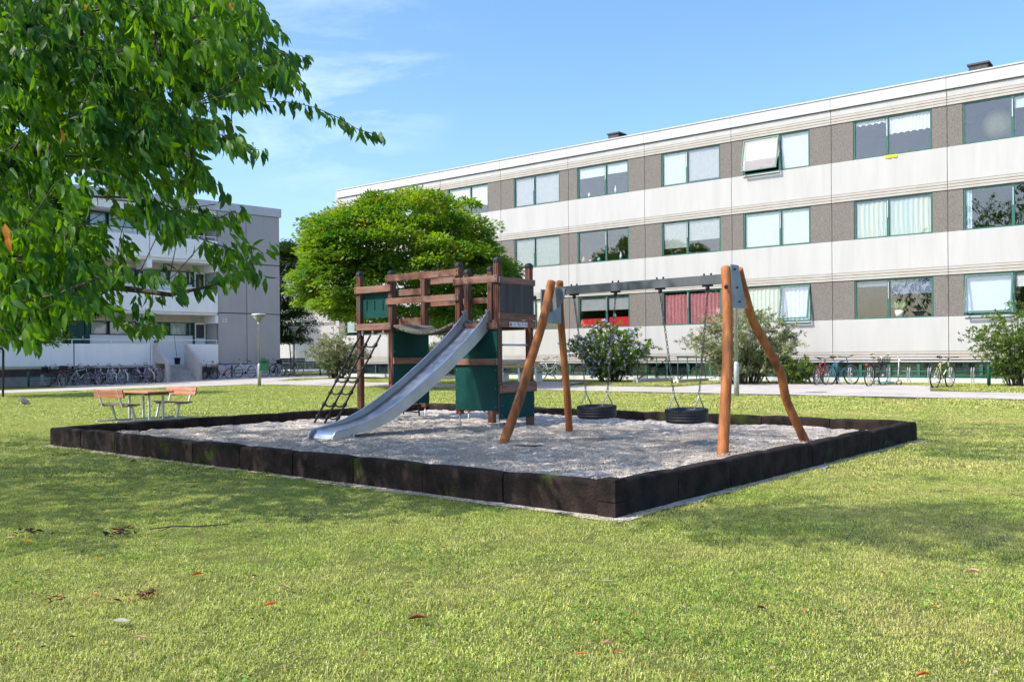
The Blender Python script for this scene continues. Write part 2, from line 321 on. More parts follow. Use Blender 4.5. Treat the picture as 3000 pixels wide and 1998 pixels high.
# ------------------------------------------------------------------ ground, paths
def sheet(name, m, poly_uv, nu, nv, lift, parent=None):
    """quad patch between four ground corners, following the ground height"""
    a, b, c, d = [Vector(p) for p in poly_uv]; V = []; Fc = []
    for j in range(nv + 1):
        for i in range(nu + 1):
            s, t = i / nu, j / nv; p = (a * (1 - s) + b * s) * (1 - t) + (d * (1 - s) + c * s) * t
            V.append((p.x, p.y, gz(p.x, p.y) + lift))
    for j in range(nv):
        for i in range(nu): q = j * (nu + 1) + i; Fc.append((q, q + 1, q + nu + 2, q + nu + 1))
    return obj(name, np_mesh(name, V, Fc, m, True))
def grid(name, m, x0, x1, y0, y1, step, lift=0.0):
    xs = np.arange(x0, x1 + 1e-6, step); ys = np.arange(y0, y1 + 1e-6, step); V = []; Fc = []
    for y in ys:
        for x in xs: V.append((x, y, gz(x, y) + lift))
    n = len(xs)
    for j in range(len(ys) - 1):
        for i in range(n - 1): q = j * n + i; Fc.append((q, q + 1, q + n + 1, q + n))
    return obj(name, np_mesh(name, V, Fc, m, True))
tag(grid("lawn", M_LAWN, -40, 40, -16, 64, 0.8), kind='structure')
far = MB()
for x0, x1, y0, y1 in ((-700, -40, -300, 900), (40, 700, -300, 900), (-40, 40, -300, -16), (-40, 40, 64, 900)): far.box(x0, x1, y0, y1, -1.0, -0.006 if y0 != 64 else 0.10)
tag(far.build("ground", M_LAWN), kind='structure')
def fp(u, v):           # point u metres along the long block's front, v metres before it
    p = F0 + AX * u - BX * v; return (p.x, p.y)
tag(sheet("path", M_PATH, [fp(-4, 8.9), fp(60, 8.6), fp(60, 6.1), fp(-4, 6.1)], 80, 4, 0.022), kind='structure')
tag(sheet("bicycle_parking_paving", M_PATH, [fp(24.6, 6.12), fp(33.0, 6.12), fp(32.2, 2.7), fp(25.4, 2.7)], 14, 6, 0.018), kind='structure')
tag(sheet("ramp_paving", M_PATH, [fp(15.6, 6.12), fp(19.8, 6.12), fp(19.4, 3.4), fp(16.2, 3.4)], 8, 5, 0.018), kind='structure')
tag(sheet("entrance_paving", M_PATH, [fp(3.2, 6.12), fp(6.8, 6.12), fp(6.4, 3.4), fp(3.6, 3.4)], 8, 5, 0.018), kind='structure')
# path in front of the left block
E0 = Vector((-14.03, 53.8)); CV = Vector((0.72, 0.694)); NV = Vector((0.694, -0.72)); ROT_L = math.atan2(0.694, 0.72)
def lp(u, d):           # u metres along the left block's front from its right end, d metres out from it
    p = E0 + CV * u + NV * d; return (p.x, p.y)
q1, q2 = ground(-60, 1156), ground(640, 1131); q3, q4 = ground(-60, 1148), ground(640, 1119)
ex = (q2 - q1) * 0.55
tag(sheet("side_path", M_PATH, [(q1 - ex).xy.to_tuple(), (q2 + (q2 - q1) * 0.16).xy.to_tuple(), (q4 + (q4 - q3) * 0.55).xy.to_tuple(), (q3 - ex).xy.to_tuple()], 50, 4, 0.026), kind='structure')
tag(sheet("stair_forecourt_paving", M_PATH, [lp(-13.2, 3.6), lp(3.5, 8.0), lp(3.5, -1.5), lp(-13.2, 0.1)], 40, 10, 0.017), kind='structure')
# ------------------------------------------------------------------ the long three-storey block on the right
MW, ST, ZT, WH = 4.022, 2.955, 9.84, 1.45       # module width, storey, top of the highest windows, window height
blk = thing("apartment_building", "long white three storey apartment block with grey pebbledash piers and green windows", "building", (F0.x, F0.y, 0), ROT_A)
NM = 11
meshes = {}
def share(key, fn):
    if key not in meshes: meshes[key] = fn()
    return meshes[key]
def spandrel():
    return MB().box(0.009, MW - 0.009, 0.0, 0.20, 0, ST - WH - 0.30, 0.006).mesh("white_panel")
def band():
    m = MB()
    for k in range(3): m.box(0.009, MW - 0.009, 0.004 if k else 0.0, 0.20, 0.012 + k * 0.10, 0.094 + k * 0.10)
    m.box(0.009, MW - 0.009, 0.045, 0.20, 0.0, 0.30)
    return m.mesh("ribbed_band")
def win_span(m): return (0.125 * MW, 0.795 * MW) if m % 2 == 0 else (0.205 * MW, 0.875 * MW)
CURT = {}
def cmat(key, c, c2=None, **k):
    if key not in CURT: CURT[key] = mat("fabric_" + key, c, c2, rough=0.9, **k)
    return CURT[key]
FAB = dict(white=cmat("white", (0.60, 0.62, 0.60)), pale=cmat("pale_green", (0.47, 0.53, 0.48)), grey=cmat("grey", (0.33, 0.34, 0.35)), blue=cmat("pale_blue", (0.42, 0.52, 0.60)),
           cream=cmat("cream", (0.46, 0.45, 0.36), (0.30, 0.42, 0.40), scale=2.5, stretch=(2, 2, 0.1)), maroon=cmat("maroon", (0.36, 0.11, 0.13), (0.46, 0.19, 0.20)),
           red=cmat("red", (0.66, 0.025, 0.045)), navy=cmat("slate_blue", (0.13, 0.16, 0.25)), dkgrey=cmat("dark_grey", (0.25, 0.25, 0.26)), corr=cmat("straw", (0.70, 0.70, 0.60)),
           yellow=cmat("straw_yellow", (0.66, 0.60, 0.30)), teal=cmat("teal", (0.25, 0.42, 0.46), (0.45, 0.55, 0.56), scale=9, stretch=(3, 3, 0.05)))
def drape(x0, x1, z0, z1, y, amp=0.02, per=0.17, scallop=0.0, nz=1):
    """pleated cloth hanging between x0..x1, z0..z1"""
    n = max(8, int((x1 - x0) / per * 6)); V = []; Fc = []
    for i in range(n + 1):
        x = x0 + (x1 - x0) * i / n; yy = y + amp * math.sin(2 * math.pi * x / per) + amp * 0.4 * math.sin(5.3 * x)
        b = z0 + (scallop * abs(math.sin(math.pi * x / 0.22)) if scallop else 0)
        V += [(x, yy, b), (x, yy, z1)]
    for i in range(n): Fc.append((2 * i, 2 * i + 2, 2 * i + 3, 2 * i + 1))
    return MB().add(V, Fc, True)
def slatblind(x0, x1, z0, z1, y, pitch=0.05):
    m = MB(); n = max(2, int((z1 - z0) / pitch))
    for k in range(n):
        z = z0 + (z1 - z0) * k / n; h = (z1 - z0) / n
        m.add([(x0, y + 0.012, z), (x1, y + 0.012, z), (x1, y - 0.010, z + h * 0.96), (x0, y - 0.010, z + h * 0.96)], [(0, 1, 2, 3)])
    return m
def cover(par, kind, x0, x1, z0, z1):
    """what hangs behind one pane: (kind, colour, share of the height)"""
    k, c, fr = kind; fm = FAB[c]; y = 0.135; H = z1 - z0
    if k == 'roll': MB().box(x0, x1, y, y + 0.012, z1 - H * fr, z1).build("roller_blind", fm, par)
    elif k == 'slat': slatblind(x0, x1, z1 - H * fr, z1, y).build("slatted_blind", fm, par)
    elif k == 'pleat': slatblind(x0, x1, z1 - H * fr, z1, y, 0.14).build("pleated_blind", fm, par)
    elif k == 'drape': drape(x0, x1, z0, z1 - 0.05 - (1 - fr) * 0.3, y).build("curtain", fm, par)
    elif k == 'half': drape(x0, x1, z0, z0 + H * fr, y, 0.012, 0.06).build("curtain", fm, par)
    elif k == 'val': drape(x0, x1, z1 - H * fr, z1, y, 0.012, 0.12, 0.05).build("valance", fm, par)
    elif k == 'side': drape(x0, x0 + (x1 - x0) * fr, z0, z1, y).build("curtain", fm, par)
    elif k == 'globe': MB().ball(((x0 + x1) / 2 + 0.1, 1.5, z1 - H * 0.42), H * 0.42, 16, 10).build("reflection_ball", fm, par)  # yellow ball modelled in place of a rounded reflection on the pane
# what is seen behind each pane: {(floor from the top, module): (left, right)}; each a list of covers
V_ = {
 (0, 1): ([('roll', 'pale', .9)], [('roll', 'white', .6)]), (0, 2): ([('roll', 'white', .55)], [('roll', 'white', .75)]),
 (0, 3): ([('roll', 'grey', .97)], [('roll', 'grey', .97)]), (0, 4): ([('roll', 'pale', .36)], [('roll', 'pale', .34)]),
 (0, 5): ([('roll', 'pale', .97)], [('roll', 'grey', .95)]), (0, 6): ([('pleat', 'white', .6)], [('pleat', 'white', .98)]),
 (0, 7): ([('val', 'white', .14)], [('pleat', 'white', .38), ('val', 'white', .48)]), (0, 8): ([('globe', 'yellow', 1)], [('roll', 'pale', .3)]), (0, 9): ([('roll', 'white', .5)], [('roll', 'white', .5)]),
 (1, 1): ([('roll', 'pale', .9)], [('roll', 'pale', .9)]), (1, 2): ([('slat', 'white', .95)], [('slat', 'white', .95)]), (1, 3): ([('slat', 'pale', .93)], [('slat', 'pale', .97)]),
 (1, 4): ([], []), (1, 5): ([('slat', 'white', .80)], [('slat', 'white', .62)]), (1, 6): ([('roll', 'pale', .98)], [('roll', 'pale', .98)]),
 (1, 7): ([('drape', 'cream', .9), ('half', 'cream', .2)], [('drape', 'cream', .9), ('half', 'cream', .2)]), (1, 8): ([('side', 'blue', .14)], []), (1, 9): ([('roll', 'grey', .5)], []),
 (2, 0): ([('roll', 'pale', .9)], [('roll', 'white', .5)]), (2, 1): ([('roll', 'pale', .96)], [('roll', 'pale', .9)]), (2, 2): ([('roll', 'pale', .8)], [('roll', 'white', .9)]),
 (2, 3): ([('pleat', 'corr', .7), ('val', 'corr', .76)], [('pleat', 'corr', .68), ('val', 'corr', .74)]), (2, 4): ([('roll', 'grey', .46), ('half', 'red', .27)], [('roll', 'grey', .46), ('half', 'red', .30)]),
 (2, 5): ([('drape', 'maroon', .85)], [('drape', 'maroon', .85)]), (2, 6): ([('drape', 'pale', .9)], [('drape', 'blue', .9)]),
 (2, 7): ([('roll', 'navy', .16)], [('roll', 'navy', .40)]), (2, 8): ([('roll', 'blue', .97)], [('roll', 'white', .35)]), (2, 9): ([('roll', 'grey', .5)], []),
}
OPEN = {(0, 6): 'l', (2, 6): 'r', (2, 8): 'l'}
def frame_mesh(w, wl):
    t = 0.055
    m = MB().box(0, w, 0.05, 0.13, 0, t).box(0, w, 0.05, 0.13, WH - t, WH).box(0, t, 0.05, 0.13, t, WH - t).box(w - t, w, 0.05, 0.13, t, WH - t).box(wl - 0.045, wl + 0.045, 0.05, 0.13, t, WH - t)
    return m.mesh("window")
def sash_mesh(w):
    t = 0.05; h = WH - 0.12
    return MB().box(0, w, -0.02, 0.03, -h, -h + t).box(0, w, -0.02, 0.03, -t, 0).box(0, t, -0.02, 0.03, -h + t, -t).box(w - t, w, -0.02, 0.03, -h + t, -t).mesh("sash")
for m in range(NM):
    x0 = m * MW; a, b = win_span(m)
    for f in range(3):
        zt = ZT - f * ST; zb = zt - WH
        obj("white_panel", share("sp", spandrel), M_WHITE, blk, (x0, 0, zb - (ST - WH - 0.30)))
        obj("ribbed_band", share("bd", band), M_RIB, blk, (x0, 0, zt))
        obj("pebbledash_pier", share(("pl", m % 2), lambda: MB().box(0.009, a - 0.012, 0.03, 0.2, 0.004, WH - 0.004, 0.005).mesh("pebbledash_pier")), M_AGG, blk, (x0, 0, zb))
        obj("pebbledash_pier", share(("pr", m % 2), lambda: MB().box(b + 0.012, MW - 0.009, 0.03, 0.2, 0.004, WH - 0.004, 0.005).mesh("pebbledash_pier")), M_AGG, blk, (x0, 0, zb))
        wl = MW * 0.5 - a; w = b - a
        wn = obj("window", share(("w", m % 2), lambda: frame_mesh(w, wl)), M_GREEN, blk, (x0 + a, 0, zb))
        halves = ((0.055, wl - 0.045, 'l'), (wl + 0.045, w - 0.055, 'r'))
        cov = V_.get((f, m), ([('roll', 'pale', .6)], [('roll', 'grey', .5)]))
        for (p0, p1, sd), cv in zip(halves, cov):
            if OPEN.get((f, m)) == sd:
                sa = obj("sash", share(("sa", sd, m % 2), lambda: sash_mesh(p1 - p0 + 0.06)), M_GREEN, wn, (p0 - 0.03, 0.02, WH - 0.05), (R(-13), 0, 0))
                h = WH - 0.12
                MB().box(p0 - 0.03, p1 + 0.03, 0.052, 0.056, 0, 0.01).build("sill_strip", M_ALU, wn)
                MB().box(0.05, p1 - p0 + 0.01, 0.0, 0.006, -h + 0.05, -0.05).build("pane", M_GLASS, wn, (p0 - 0.03, 0.02, WH - 0.05), (R(-13), 0, 0))
                s2 = MB()
                for xx in (p0 + 0.0, p1 - 0.0): s2.bar((xx, 0.05, 0.62), (xx, -0.15, 0.42), 0.015)
                s2.build("window_stay", M_ALU, wn)
                MB().box(p0 - 0.05, p1 + 0.05, -0.05, 0.048, -0.055, -0.012).build("sill", M_FASCIA, wn)
            else:
                obj("pane", share(("pn", sd, m % 2), lambda: MB().box(p0, p1, 0.085, 0.091, 0.055, WH - 0.055).mesh("pane")), M_GLASS, wn)
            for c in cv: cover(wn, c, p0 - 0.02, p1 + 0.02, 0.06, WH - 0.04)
        obj("hinge_strip", share("hs", lambda: MB().box(-0.012, 0.014, 0.030, 0.05, 0.72, 1.32).mesh("hinge_strip")), M_ALU, wn, (wl, 0, 0))
# things on the sills
def sill_things(f, m, items):
    a, b = win_span(m); zb = ZT - f * ST - WH + 0.06
    for nm, dx, hgt, rad, c, lab, cat in items:
        p = Vector((*fp(m * MW + a + dx, -0.17), zb))
        o = MB().lathe([(rad * .7, 0), (rad, hgt * .55), (rad * .8, hgt * .62), (rad * .35, hgt * .8), (rad * .35, hgt)], 10).build(nm, cmat(nm + str(c), c), None, p)
        tag(o, lab, cat)
sill_things(0, 4, [("vase", 0.55, 0.2, 0.06, (0.8, 0.8, 0.78), "white vase on the top floor sill left of a small green plant", "vase"), ("bottle", 1.95, 0.34, 0.045, (0.75, 0.8, 0.8), "pale tall bottle in the right pane of the top floor window", "bottle")])
sill_things(1, 4, [("jar", 0.22, 0.26, 0.08, (0.7, 0.25, 0.2), "reddish jar at the left end of the cluttered middle floor sill", "jar"), ("cup", 0.6, 0.12, 0.08, (0.75, 0.35, 0.35), "pink cup on the cluttered middle floor sill", "cup"),
   ("box_tin", 1.05, 0.18, 0.09, (0.2, 0.5, 0.5), "teal tin on the cluttered middle floor sill", "tin"), ("figurine", 2.2, 0.3, 0.06, (0.75, 0.72, 0.68), "pale figurine in the right pane above the cluttered sill", "figurine")])
a7 = win_span(7)[0]; pp = thing("pot_plant", "green leafy plant in a white pot on a ground floor window sill", "plant", (*fp(7 * MW + a7 + 1.52, -0.20), ZT - 2 * ST - WH + 0.05), ROT_A)
MB().lathe([(0.12, 0), (0.16, 0.24), (0.14, 0.24), (0.12, 0.2)], 16).build("pot", cmat("potwhite", (0.7, 0.69, 0.63)), pp)
n_ = 46; ang = RNG.random(n_) * 6.28; axs = np.stack([np.cos(ang) * .7, np.sin(ang) * .3, 0.4 + RNG.random(n_) * 0.9], 1)
Vv, Ff = leaf_cards(np.tile([[0, 0, 0.22]], (n_, 1)) + axs * 0.12, axs, np.tile([[0.3, -1, 0.4]], (n_, 1)) + RNG.normal(0, .3, (n_, 3)), 0.16 + RNG.random(n_) * 0.16, np.full(n_, 0.035), 1, 0.5)
M_PLANT = mat("house_plant_leaf", (0.10, 0.22, 0.05), rough=0.5)
obj("foliage", np_mesh("foliage", Vv, Ff, M_PLANT), None, pp)
a0 = win_span(0)[0]
yc = drape(0, 0.42, 0.0, 0.10, 0.0, 0.012, 0.21).build("yellow_cloth", cmat("yellowcloth", (0.85, 0.75, 0.02)), None, (*fp(7 * MW + win_span(7)[0] + 1.12, 0.035), ZT - WH - 0.10), ROT_A)
tag(yc, "bright yellow cloth hanging over the sill of a top floor window", "cloth")
# roof edge, plinth, backs
LN = NM * MW
for m in range(NM):
    obj("parapet_panel", share("pp", lambda: MB().box(0.009, MW - 0.009, 0, 0.2, 0.30, 0.53, 0.005).mesh("parapet_panel")), M_WHITE, blk, (m * MW, 0, ZT))
    obj("fascia_board", share("fb", lambda: MB().box(0.004, MW - 0.004, -0.07, 0.25, 0.55, 1.0, 0.01).box(0.004, MW - 0.004, -0.10, 0.3, 0.97, 1.02).box(MW * .5 - .012, MW * .5 + .012, -0.078, 0.1, 0.56, 0.98).mesh("fascia_board")), M_FASCIA, blk, (m * MW, 0, ZT))
    obj("ribbed_band", meshes["bd"], M_RIB, blk, (m * MW, 0, ZT - 3 * ST))
    obj("base_ledge", share("bl", lambda: MB().box(0.0, MW, -0.04, 0.25, 0.0, 0.045).mesh("base_ledge")), M_FASCIA, blk, (m * MW, 0, 0.90))
jb = MB()      # narrow mortar strips behind the panel joints and rows
for m in range(NM + 1): jb.box(m * MW - 0.05, m * MW + 0.05, 0.06, 0.19, 0.95, ZT + 0.55)
jb.build("panel_joint", M_JOINT, blk)
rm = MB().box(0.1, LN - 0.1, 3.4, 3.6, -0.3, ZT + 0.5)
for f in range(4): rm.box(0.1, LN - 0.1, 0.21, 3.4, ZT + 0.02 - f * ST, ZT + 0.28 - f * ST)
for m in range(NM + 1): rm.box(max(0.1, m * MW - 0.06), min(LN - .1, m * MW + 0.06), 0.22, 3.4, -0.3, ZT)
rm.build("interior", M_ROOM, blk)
MB().box(0.0, LN, 0.3, 11, ZT + 0.55, ZT + 0.85).build("roof", M_ROOF, blk)
MB().box(-0.25, 0.0, 0.02, 11, 0.0, ZT + 0.98).box(0, LN, 10.7, 11, 0, ZT + .5).box(LN, LN + .25, 0, 11, 0, ZT + .9).build("gable_wall", M_GREYWALL, blk)
pl = MB().box(0, LN, 0.02, 0.3, -0.4, 0.33).build("plinth", M_PLINTHW, blk)
# basement window strip
for m in range(NM):
    for k in range(4):
        x0 = m * MW + k * MW / 4
        wn = obj("basement_window", share("bw", lambda: MB().box(0.0, MW / 4, 0.03, 0.1, 0.0, 0.05).box(0, MW / 4, 0.03, 0.1, 0.52, 0.57).box(0, 0.05, 0.03, 0.1, 0.05, 0.52).box(MW / 4 - .05, MW / 4, 0.03, 0.1, 0.05, 0.52).mesh("basement_window")), M_GREEN, blk, (x0, 0, 0.33))
        obj("pane", share("bp", lambda: MB().box(0.05, MW / 4 - .05, 0.055, 0.061, 0.05, 0.52).mesh("pane")), M_DARKGLASS, wn)
        obj("roller_blind", share(("bb", m >= 6), lambda: MB().box(0.05, MW / 4 - .05, 0.12, 0.13, 0.03, 0.54).mesh("roller_blind")), FAB['white'] if m >= 6 else FAB['dkgrey'], wn)  # dark grey ones are added backing sheets that lighten the black interior
for u, hh, w2, lab in ((MW * 4.52, 0.40, 0.55, "small grey roof vent box on the long block, the farther of two"), (MW * 8.22, 0.40, 0.6, "dark roof vent box on the long block, nearer one at upper right")):
    rv = thing("roof_vent", lab, "roof vent", (*fp(u, -0.9), ZT + 0.84), ROT_A)
    MB().box(-w2 / 2, w2 / 2, -0.3, 0.3, 0, 0.16 + hh, 0.01).build("body", MATS["faded_grey_panel"], rv); MB().box(-w2 / 2 - .05, w2 / 2 + .05, -0.35, 0.35, 0.16 + hh, 0.16 + hh + 0.06).build("lid", M_ROOF, rv)

# ------------------------------------------------------------------ far block between the two
fo = at(800, 1100, 78); fb0 = thing("apartment_building", "distant white block with blue window frames glimpsed between the two nearer blocks", "building", (fo.x - 6, fo.y + 4.8, 0), ROT_A)
for m in range(7):
    grey = m >= 3
    for f in range(3):
        zt = ZT - f * ST; zb = zt - WH
        if m == 3:
            MB().box(0.01, MW - .01, 0, .2, zb - (ST - WH), zt + 0.28, .005).build("grey_panel", M_GREYWALL, fb0, (m * MW, 0, 0)); continue
        obj("white_panel", meshes["sp"], M_WHITE, fb0, (m * MW, 0, zb - (ST - WH - 0.30))); obj("ribbed_band", meshes["bd"], M_RIB, fb0, (m * MW, 0, zt))
        a, b = win_span(m)
        obj("pebbledash_pier", meshes[("pl", m % 2)], M_AGG, fb0, (m * MW, 0, zb)); obj("pebbledash_pier", meshes[("pr", m % 2)], M_AGG, fb0, (m * MW, 0, zb))
        me = meshes[("w", m % 2)].copy(); me.materials.clear(); wn = obj("window", me, M_BLUEFR, fb0, (m * MW + a, 0, zb))
        for sd, (p0, p1) in zip('lr', ((0.055, MW * .5 - a - .045), (MW * .5 - a + .045, b - a - 0.055))):
            obj("pane", meshes[("pn", sd, m % 2)], M_GLASS, wn)
            MB().box(p0, p1, 0.2, 0.22, WH * (.1 if sd == 'r' else .5), WH).build("roller_blind", FAB['white'], wn)
    obj("parapet_panel", meshes["pp"], M_WHITE, fb0, (m * MW, 0, ZT)); obj("fascia_board", meshes["fb"], M_FASCIA, fb0, (m * MW, 0, ZT))
    for k in range(4):
        me = meshes["bw"].copy(); me.materials.clear(); wn = obj("basement_window", me, M_BLUEFR, fb0, (m * MW + k * MW / 4, 0, 0.33)); obj("pane", meshes["bp"], M_DARKGLASS, wn)
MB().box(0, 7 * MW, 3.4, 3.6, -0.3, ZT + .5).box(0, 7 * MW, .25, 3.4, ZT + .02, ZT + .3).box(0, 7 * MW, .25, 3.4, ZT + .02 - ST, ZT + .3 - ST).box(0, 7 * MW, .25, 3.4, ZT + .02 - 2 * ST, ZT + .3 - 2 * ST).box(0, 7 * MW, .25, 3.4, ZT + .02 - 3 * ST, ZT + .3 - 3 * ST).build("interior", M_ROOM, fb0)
MB().box(0, 7 * MW, 0.02, 0.3, -0.4, 0.33).build("plinth", M_PLINTHW, fb0); MB().box(0, 7 * MW, .3, 10, ZT + .6, ZT + .9).box(0, 7 * MW, 9.8, 10, 0, ZT).build("roof", M_ROOF, fb0)
# ------------------------------------------------------------------ the left block with balconies and the outside stair
lb = thing("apartment_building", "left three storey block with white balconies, grey end wall numbered 22 and an outside stair", "building", (E0.x, E0.y, 0), ROT_L)
def lu(px, y=0.0, py=1000):
    """position along the left block's front of what is seen at column px, on the plane y metres behind the front"""
    x, q = ray(px, py)[0], 1.0; o = E0 - NV * y          # solve (x*D, D) = o + CV*u
    D = (o.x * CV.y - o.y * CV.x) / (x * CV.y - CV.x); return (Vector((x * D, D)) - o).dot(CV)
GX = lu(640); BW = 3.92; BD = 1.55                        # start of the grey end section, bay width, balcony depth
ZS = [0.95, 3.905, 6.86]                                  # floor levels
ge = thing  # (kept local)
# grey end wall: two columns of panels
for i, (x0, x1) in enumerate(((GX, lu(724)), (lu(724), 0.0))):
    for z0, z1 in ((0.95, 3.86), (3.92, 6.80), (6.86, 9.74)):
        MB().box(x0 + 0.02, x1 - 0.02, 0.0, 0.25, z0, z1, 0.01).build("grey_panel", M_GREYWALL, lb)
MB().box(GX, 0, 0.08, 0.2, 0.9, 9.74).build("panel_joint", M_JOINT, lb)
MB().box(-0.25, 0.0, 0.26, 11, 0, 9.74).box(GX, GX + 0.2, 0.21, 4, 0, 9.74).build("side_wall", M_GREYWALL, lb)
MB().box(GX, 0.0, 0.03, 0.3, -0.4, 0.90).build("plinth", M_PLINTHW, lb)
UL = -26.0
fa = MB(); x = UL
while x < 0: fa.box(x + .004, min(x + 1.95, 0.1) - .004, -0.08, 0.3, 9.76, 10.28, .01); x += 1.95
fa.build("fascia_board", M_FASCIA, lb)
MB().box(UL, 0.05, 0.3, 11, 9.7, 10.1).build("roof", M_ROOF, lb)
MB().box(UL, GX, 0.1, 3.9, 9.30, 9.74).build("soffit", M_LWHITE, lb)
MB().box(UL, GX, BD + 2.4, BD + 2.6, -0.3, 9.7).box(UL, GX, BD + .2, BD + 2.4, 9.2, 9.3).box(UL, GX, BD + .2, BD + 2.4, 6.6, 6.8).box(UL, GX, BD + .2, BD + 2.4, 3.7, 3.85).build("interior", M_ROOM, lb)
bays = [GX - BW * (k + 1) for k in range(5)]
SL, SR = lu(449, 0), lu(541, 0)                           # stair opening in the terrace parapet
# number 22
fc = bpy.data.curves.new("house_number", 'FONT'); fc.body = "22"; fc.size = 0.32; fc.extrude = 0.012; fc.space_character = 1.02
o = bpy.data.objects.new("house_number", fc); COL.objects.link(o); o.parent = lb; o.location = (lu(651), -0.004, 3.36); o.rotation_euler = (R(90), 0, 0)
dg_ = bpy.context.evaluated_depsgraph_get(); nme = bpy.data.meshes.new_from_object(o.evaluated_get(dg_)); mw_ = (o.location.copy(), o.rotation_euler.copy()); bpy.data.objects.remove(o); bpy.data.curves.remove(fc)
nme.materials.clear(); obj("house_number", nme, mat("white_enamel", (0.8, 0.8, 0.8), rough=0.5), lb, *mw_)
# recess wall layout (ground floor columns measured in the photograph), relative to the bay starting left of the stair
def col(px): return lu(px, BD, 960)
LAY = [("green_door", 198, 247), ("green_post", 249, 262), ("win", 264, 315), ("win", 319, 400), ("green_post", 401, 416), ("win", 417, 465), ("smallwin", 466, 494), ("win", 496, 551), ("win", 552, 563), ("green_post", 564, 569), ("glass_door", 570, 601), ("dark_recess", 603, 640)]
P2 = col(640) - col(198)
P2 = 2 * BW if abs(P2 - 2 * BW) < 2.5 else P2
lit = {0: {264: 'white', 319: 'white', 417: 'pale', 466: 'grey', 496: 'teal', 552: 'white'}, 1: {264: 'white', 319: 'white', 417: 'white', 466: 'white', 496: 'white', 552: 'white'}, 2: {264: 'blue', 319: 'blue', 417: 'pale', 466: 'blue', 496: 'pale', 552: 'white'}}
M_LAMPG = mat("opal_glass", (0.85, 0.85, 0.85), rough=0.3)
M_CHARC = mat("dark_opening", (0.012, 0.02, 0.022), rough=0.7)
def boards(x0, x1, z0, z1, y, w=0.12):
    m = MB(); n = max(1, round((x1 - x0) / w)); d = (x1 - x0) / n
    for k in range(n): m.box(x0 + k * d + 0.006, x0 + (k + 1) * d - 0.006, y - 0.02, y, z0, z1)
    return m.box(x0, x1, y, y + 0.03, z0, z1)
for rep in (0, -1, -2):
    sh = rep * P2
    for f in range(3):
        zf = ZS[f]; z1, z0 = zf + 2.40, zf + 1.65
        for kind, a, b in LAY:
            x0, x1 = col(a) + sh, col(b) + sh
            if x0 < UL: continue
            if kind in ("win", "smallwin"):
                t = 0.05 if kind == "win" else 0.10
                wn = MB().box(x0, x1, BD - .03, BD + .05, z0, z0 + t).box(x0, x1, BD - .03, BD + .05, z1 - t, z1).box(x0, x0 + t, BD - .03, BD + .05, z0 + t, z1 - t).box(x1 - t, x1, BD - .03, BD + .05, z0 + t, z1 - t).build("window", M_DKGREEN, lb)
                MB().box(x0 + t, x1 - t, BD, BD + 0.006, z0 + t, z1 - t).build("pane", M_GLASS, wn)
                c = lit[f][a]
                if c == 'teal' or (f == 0 and c == 'pale'): drape(x0 + t, x1 - t, z0 + t, z1 - t, BD + 0.16, 0.03, 0.2).build("curtain", FAB[c if c == 'pale' else 'teal'], wn)
                else: MB().box(x0 + t, x1 - t, BD + 0.15, BD + 0.16, z0 + t, z1 - t).build("roller_blind", FAB[c], wn)
                if a != 466: pass
            elif kind == "green_door":
                d = boards(x0, x1, zf, z1, BD).build("door", M_DKGREEN, lb)
                MB().box(x1 - 0.12, x1 - 0.07, BD - 0.07, BD - 0.02, zf + 0.95, zf + 1.13).box(x1 - 0.12, x1 - 0.07, BD - .06, BD - .02, zf + 1.45, zf + 1.57).build("handle", M_ALU, d)
            elif kind == "green_post":
                pt = MB().box(x0, x1, BD - .06, BD + .06, zf + 1.62 if a == 401 else zf, z1).build("green_post", M_DKGREEN, lb)
                if a == 401: MB().ball(((x0 + x1) / 2, BD - 0.18, zf + 1.98), 0.14, 14, 8).build("globe_lamp", M_LAMPG, pt)
            elif kind == "glass_door":
                t = .07
                d = MB().box(x0, x1, BD - .05, BD + .04, zf, zf + .1).box(x0, x1, BD - .05, BD + .04, z1 - .1, z1).box(x0, x0 + t, BD - .05, BD + .04, zf + .1, z1 - .1).box(x1 - t, x1, BD - .05, BD + .04, zf + .1, z1 - .1).box(x0 + t, x1 - t, BD - .02, BD + .02, zf + .1, zf + 1.5).build("door", M_LWHITE, lb)
                MB().box(x0 + t, x1 - t, BD - .01, BD, zf + 1.5, z1 - .1).build("pane", M_DARKGLASS, d)
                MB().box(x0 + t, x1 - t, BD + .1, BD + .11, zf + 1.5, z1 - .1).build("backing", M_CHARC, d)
            elif kind == "dark_recess":
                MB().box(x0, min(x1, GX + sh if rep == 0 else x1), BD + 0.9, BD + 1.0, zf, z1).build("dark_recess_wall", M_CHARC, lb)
        # lower wall, corrugated band above the windows
        xa, xb = col(249) + sh, col(569) + sh; xw = col(198) + sh
        if f < 3:
            MB().box(xa, xb, BD, BD + .12, zf, zf + 1.65).build("lower_wall", M_LWHITE, lb)
        cm = MB()
        xe = min(col(640) + sh, GX)
        zt = zf + 2.955 if f < 2 else 9.45; nr = 7
        for k in range(nr):
            za = z1 + (zt - z1) * k / nr; zc = z1 + (zt - z1) * (k + 1) / nr; zm = (za + zc) / 2
            cm.add([(xw, BD, za), (xe, BD, za), (xe, BD - .045, zm), (xw, BD - .045, zm), (xe, BD, zc), (xw, BD, zc)], [(0, 1, 2, 3), (3, 2, 4, 5)])
        cm.build("corrugated_band", M_CORR, lb)
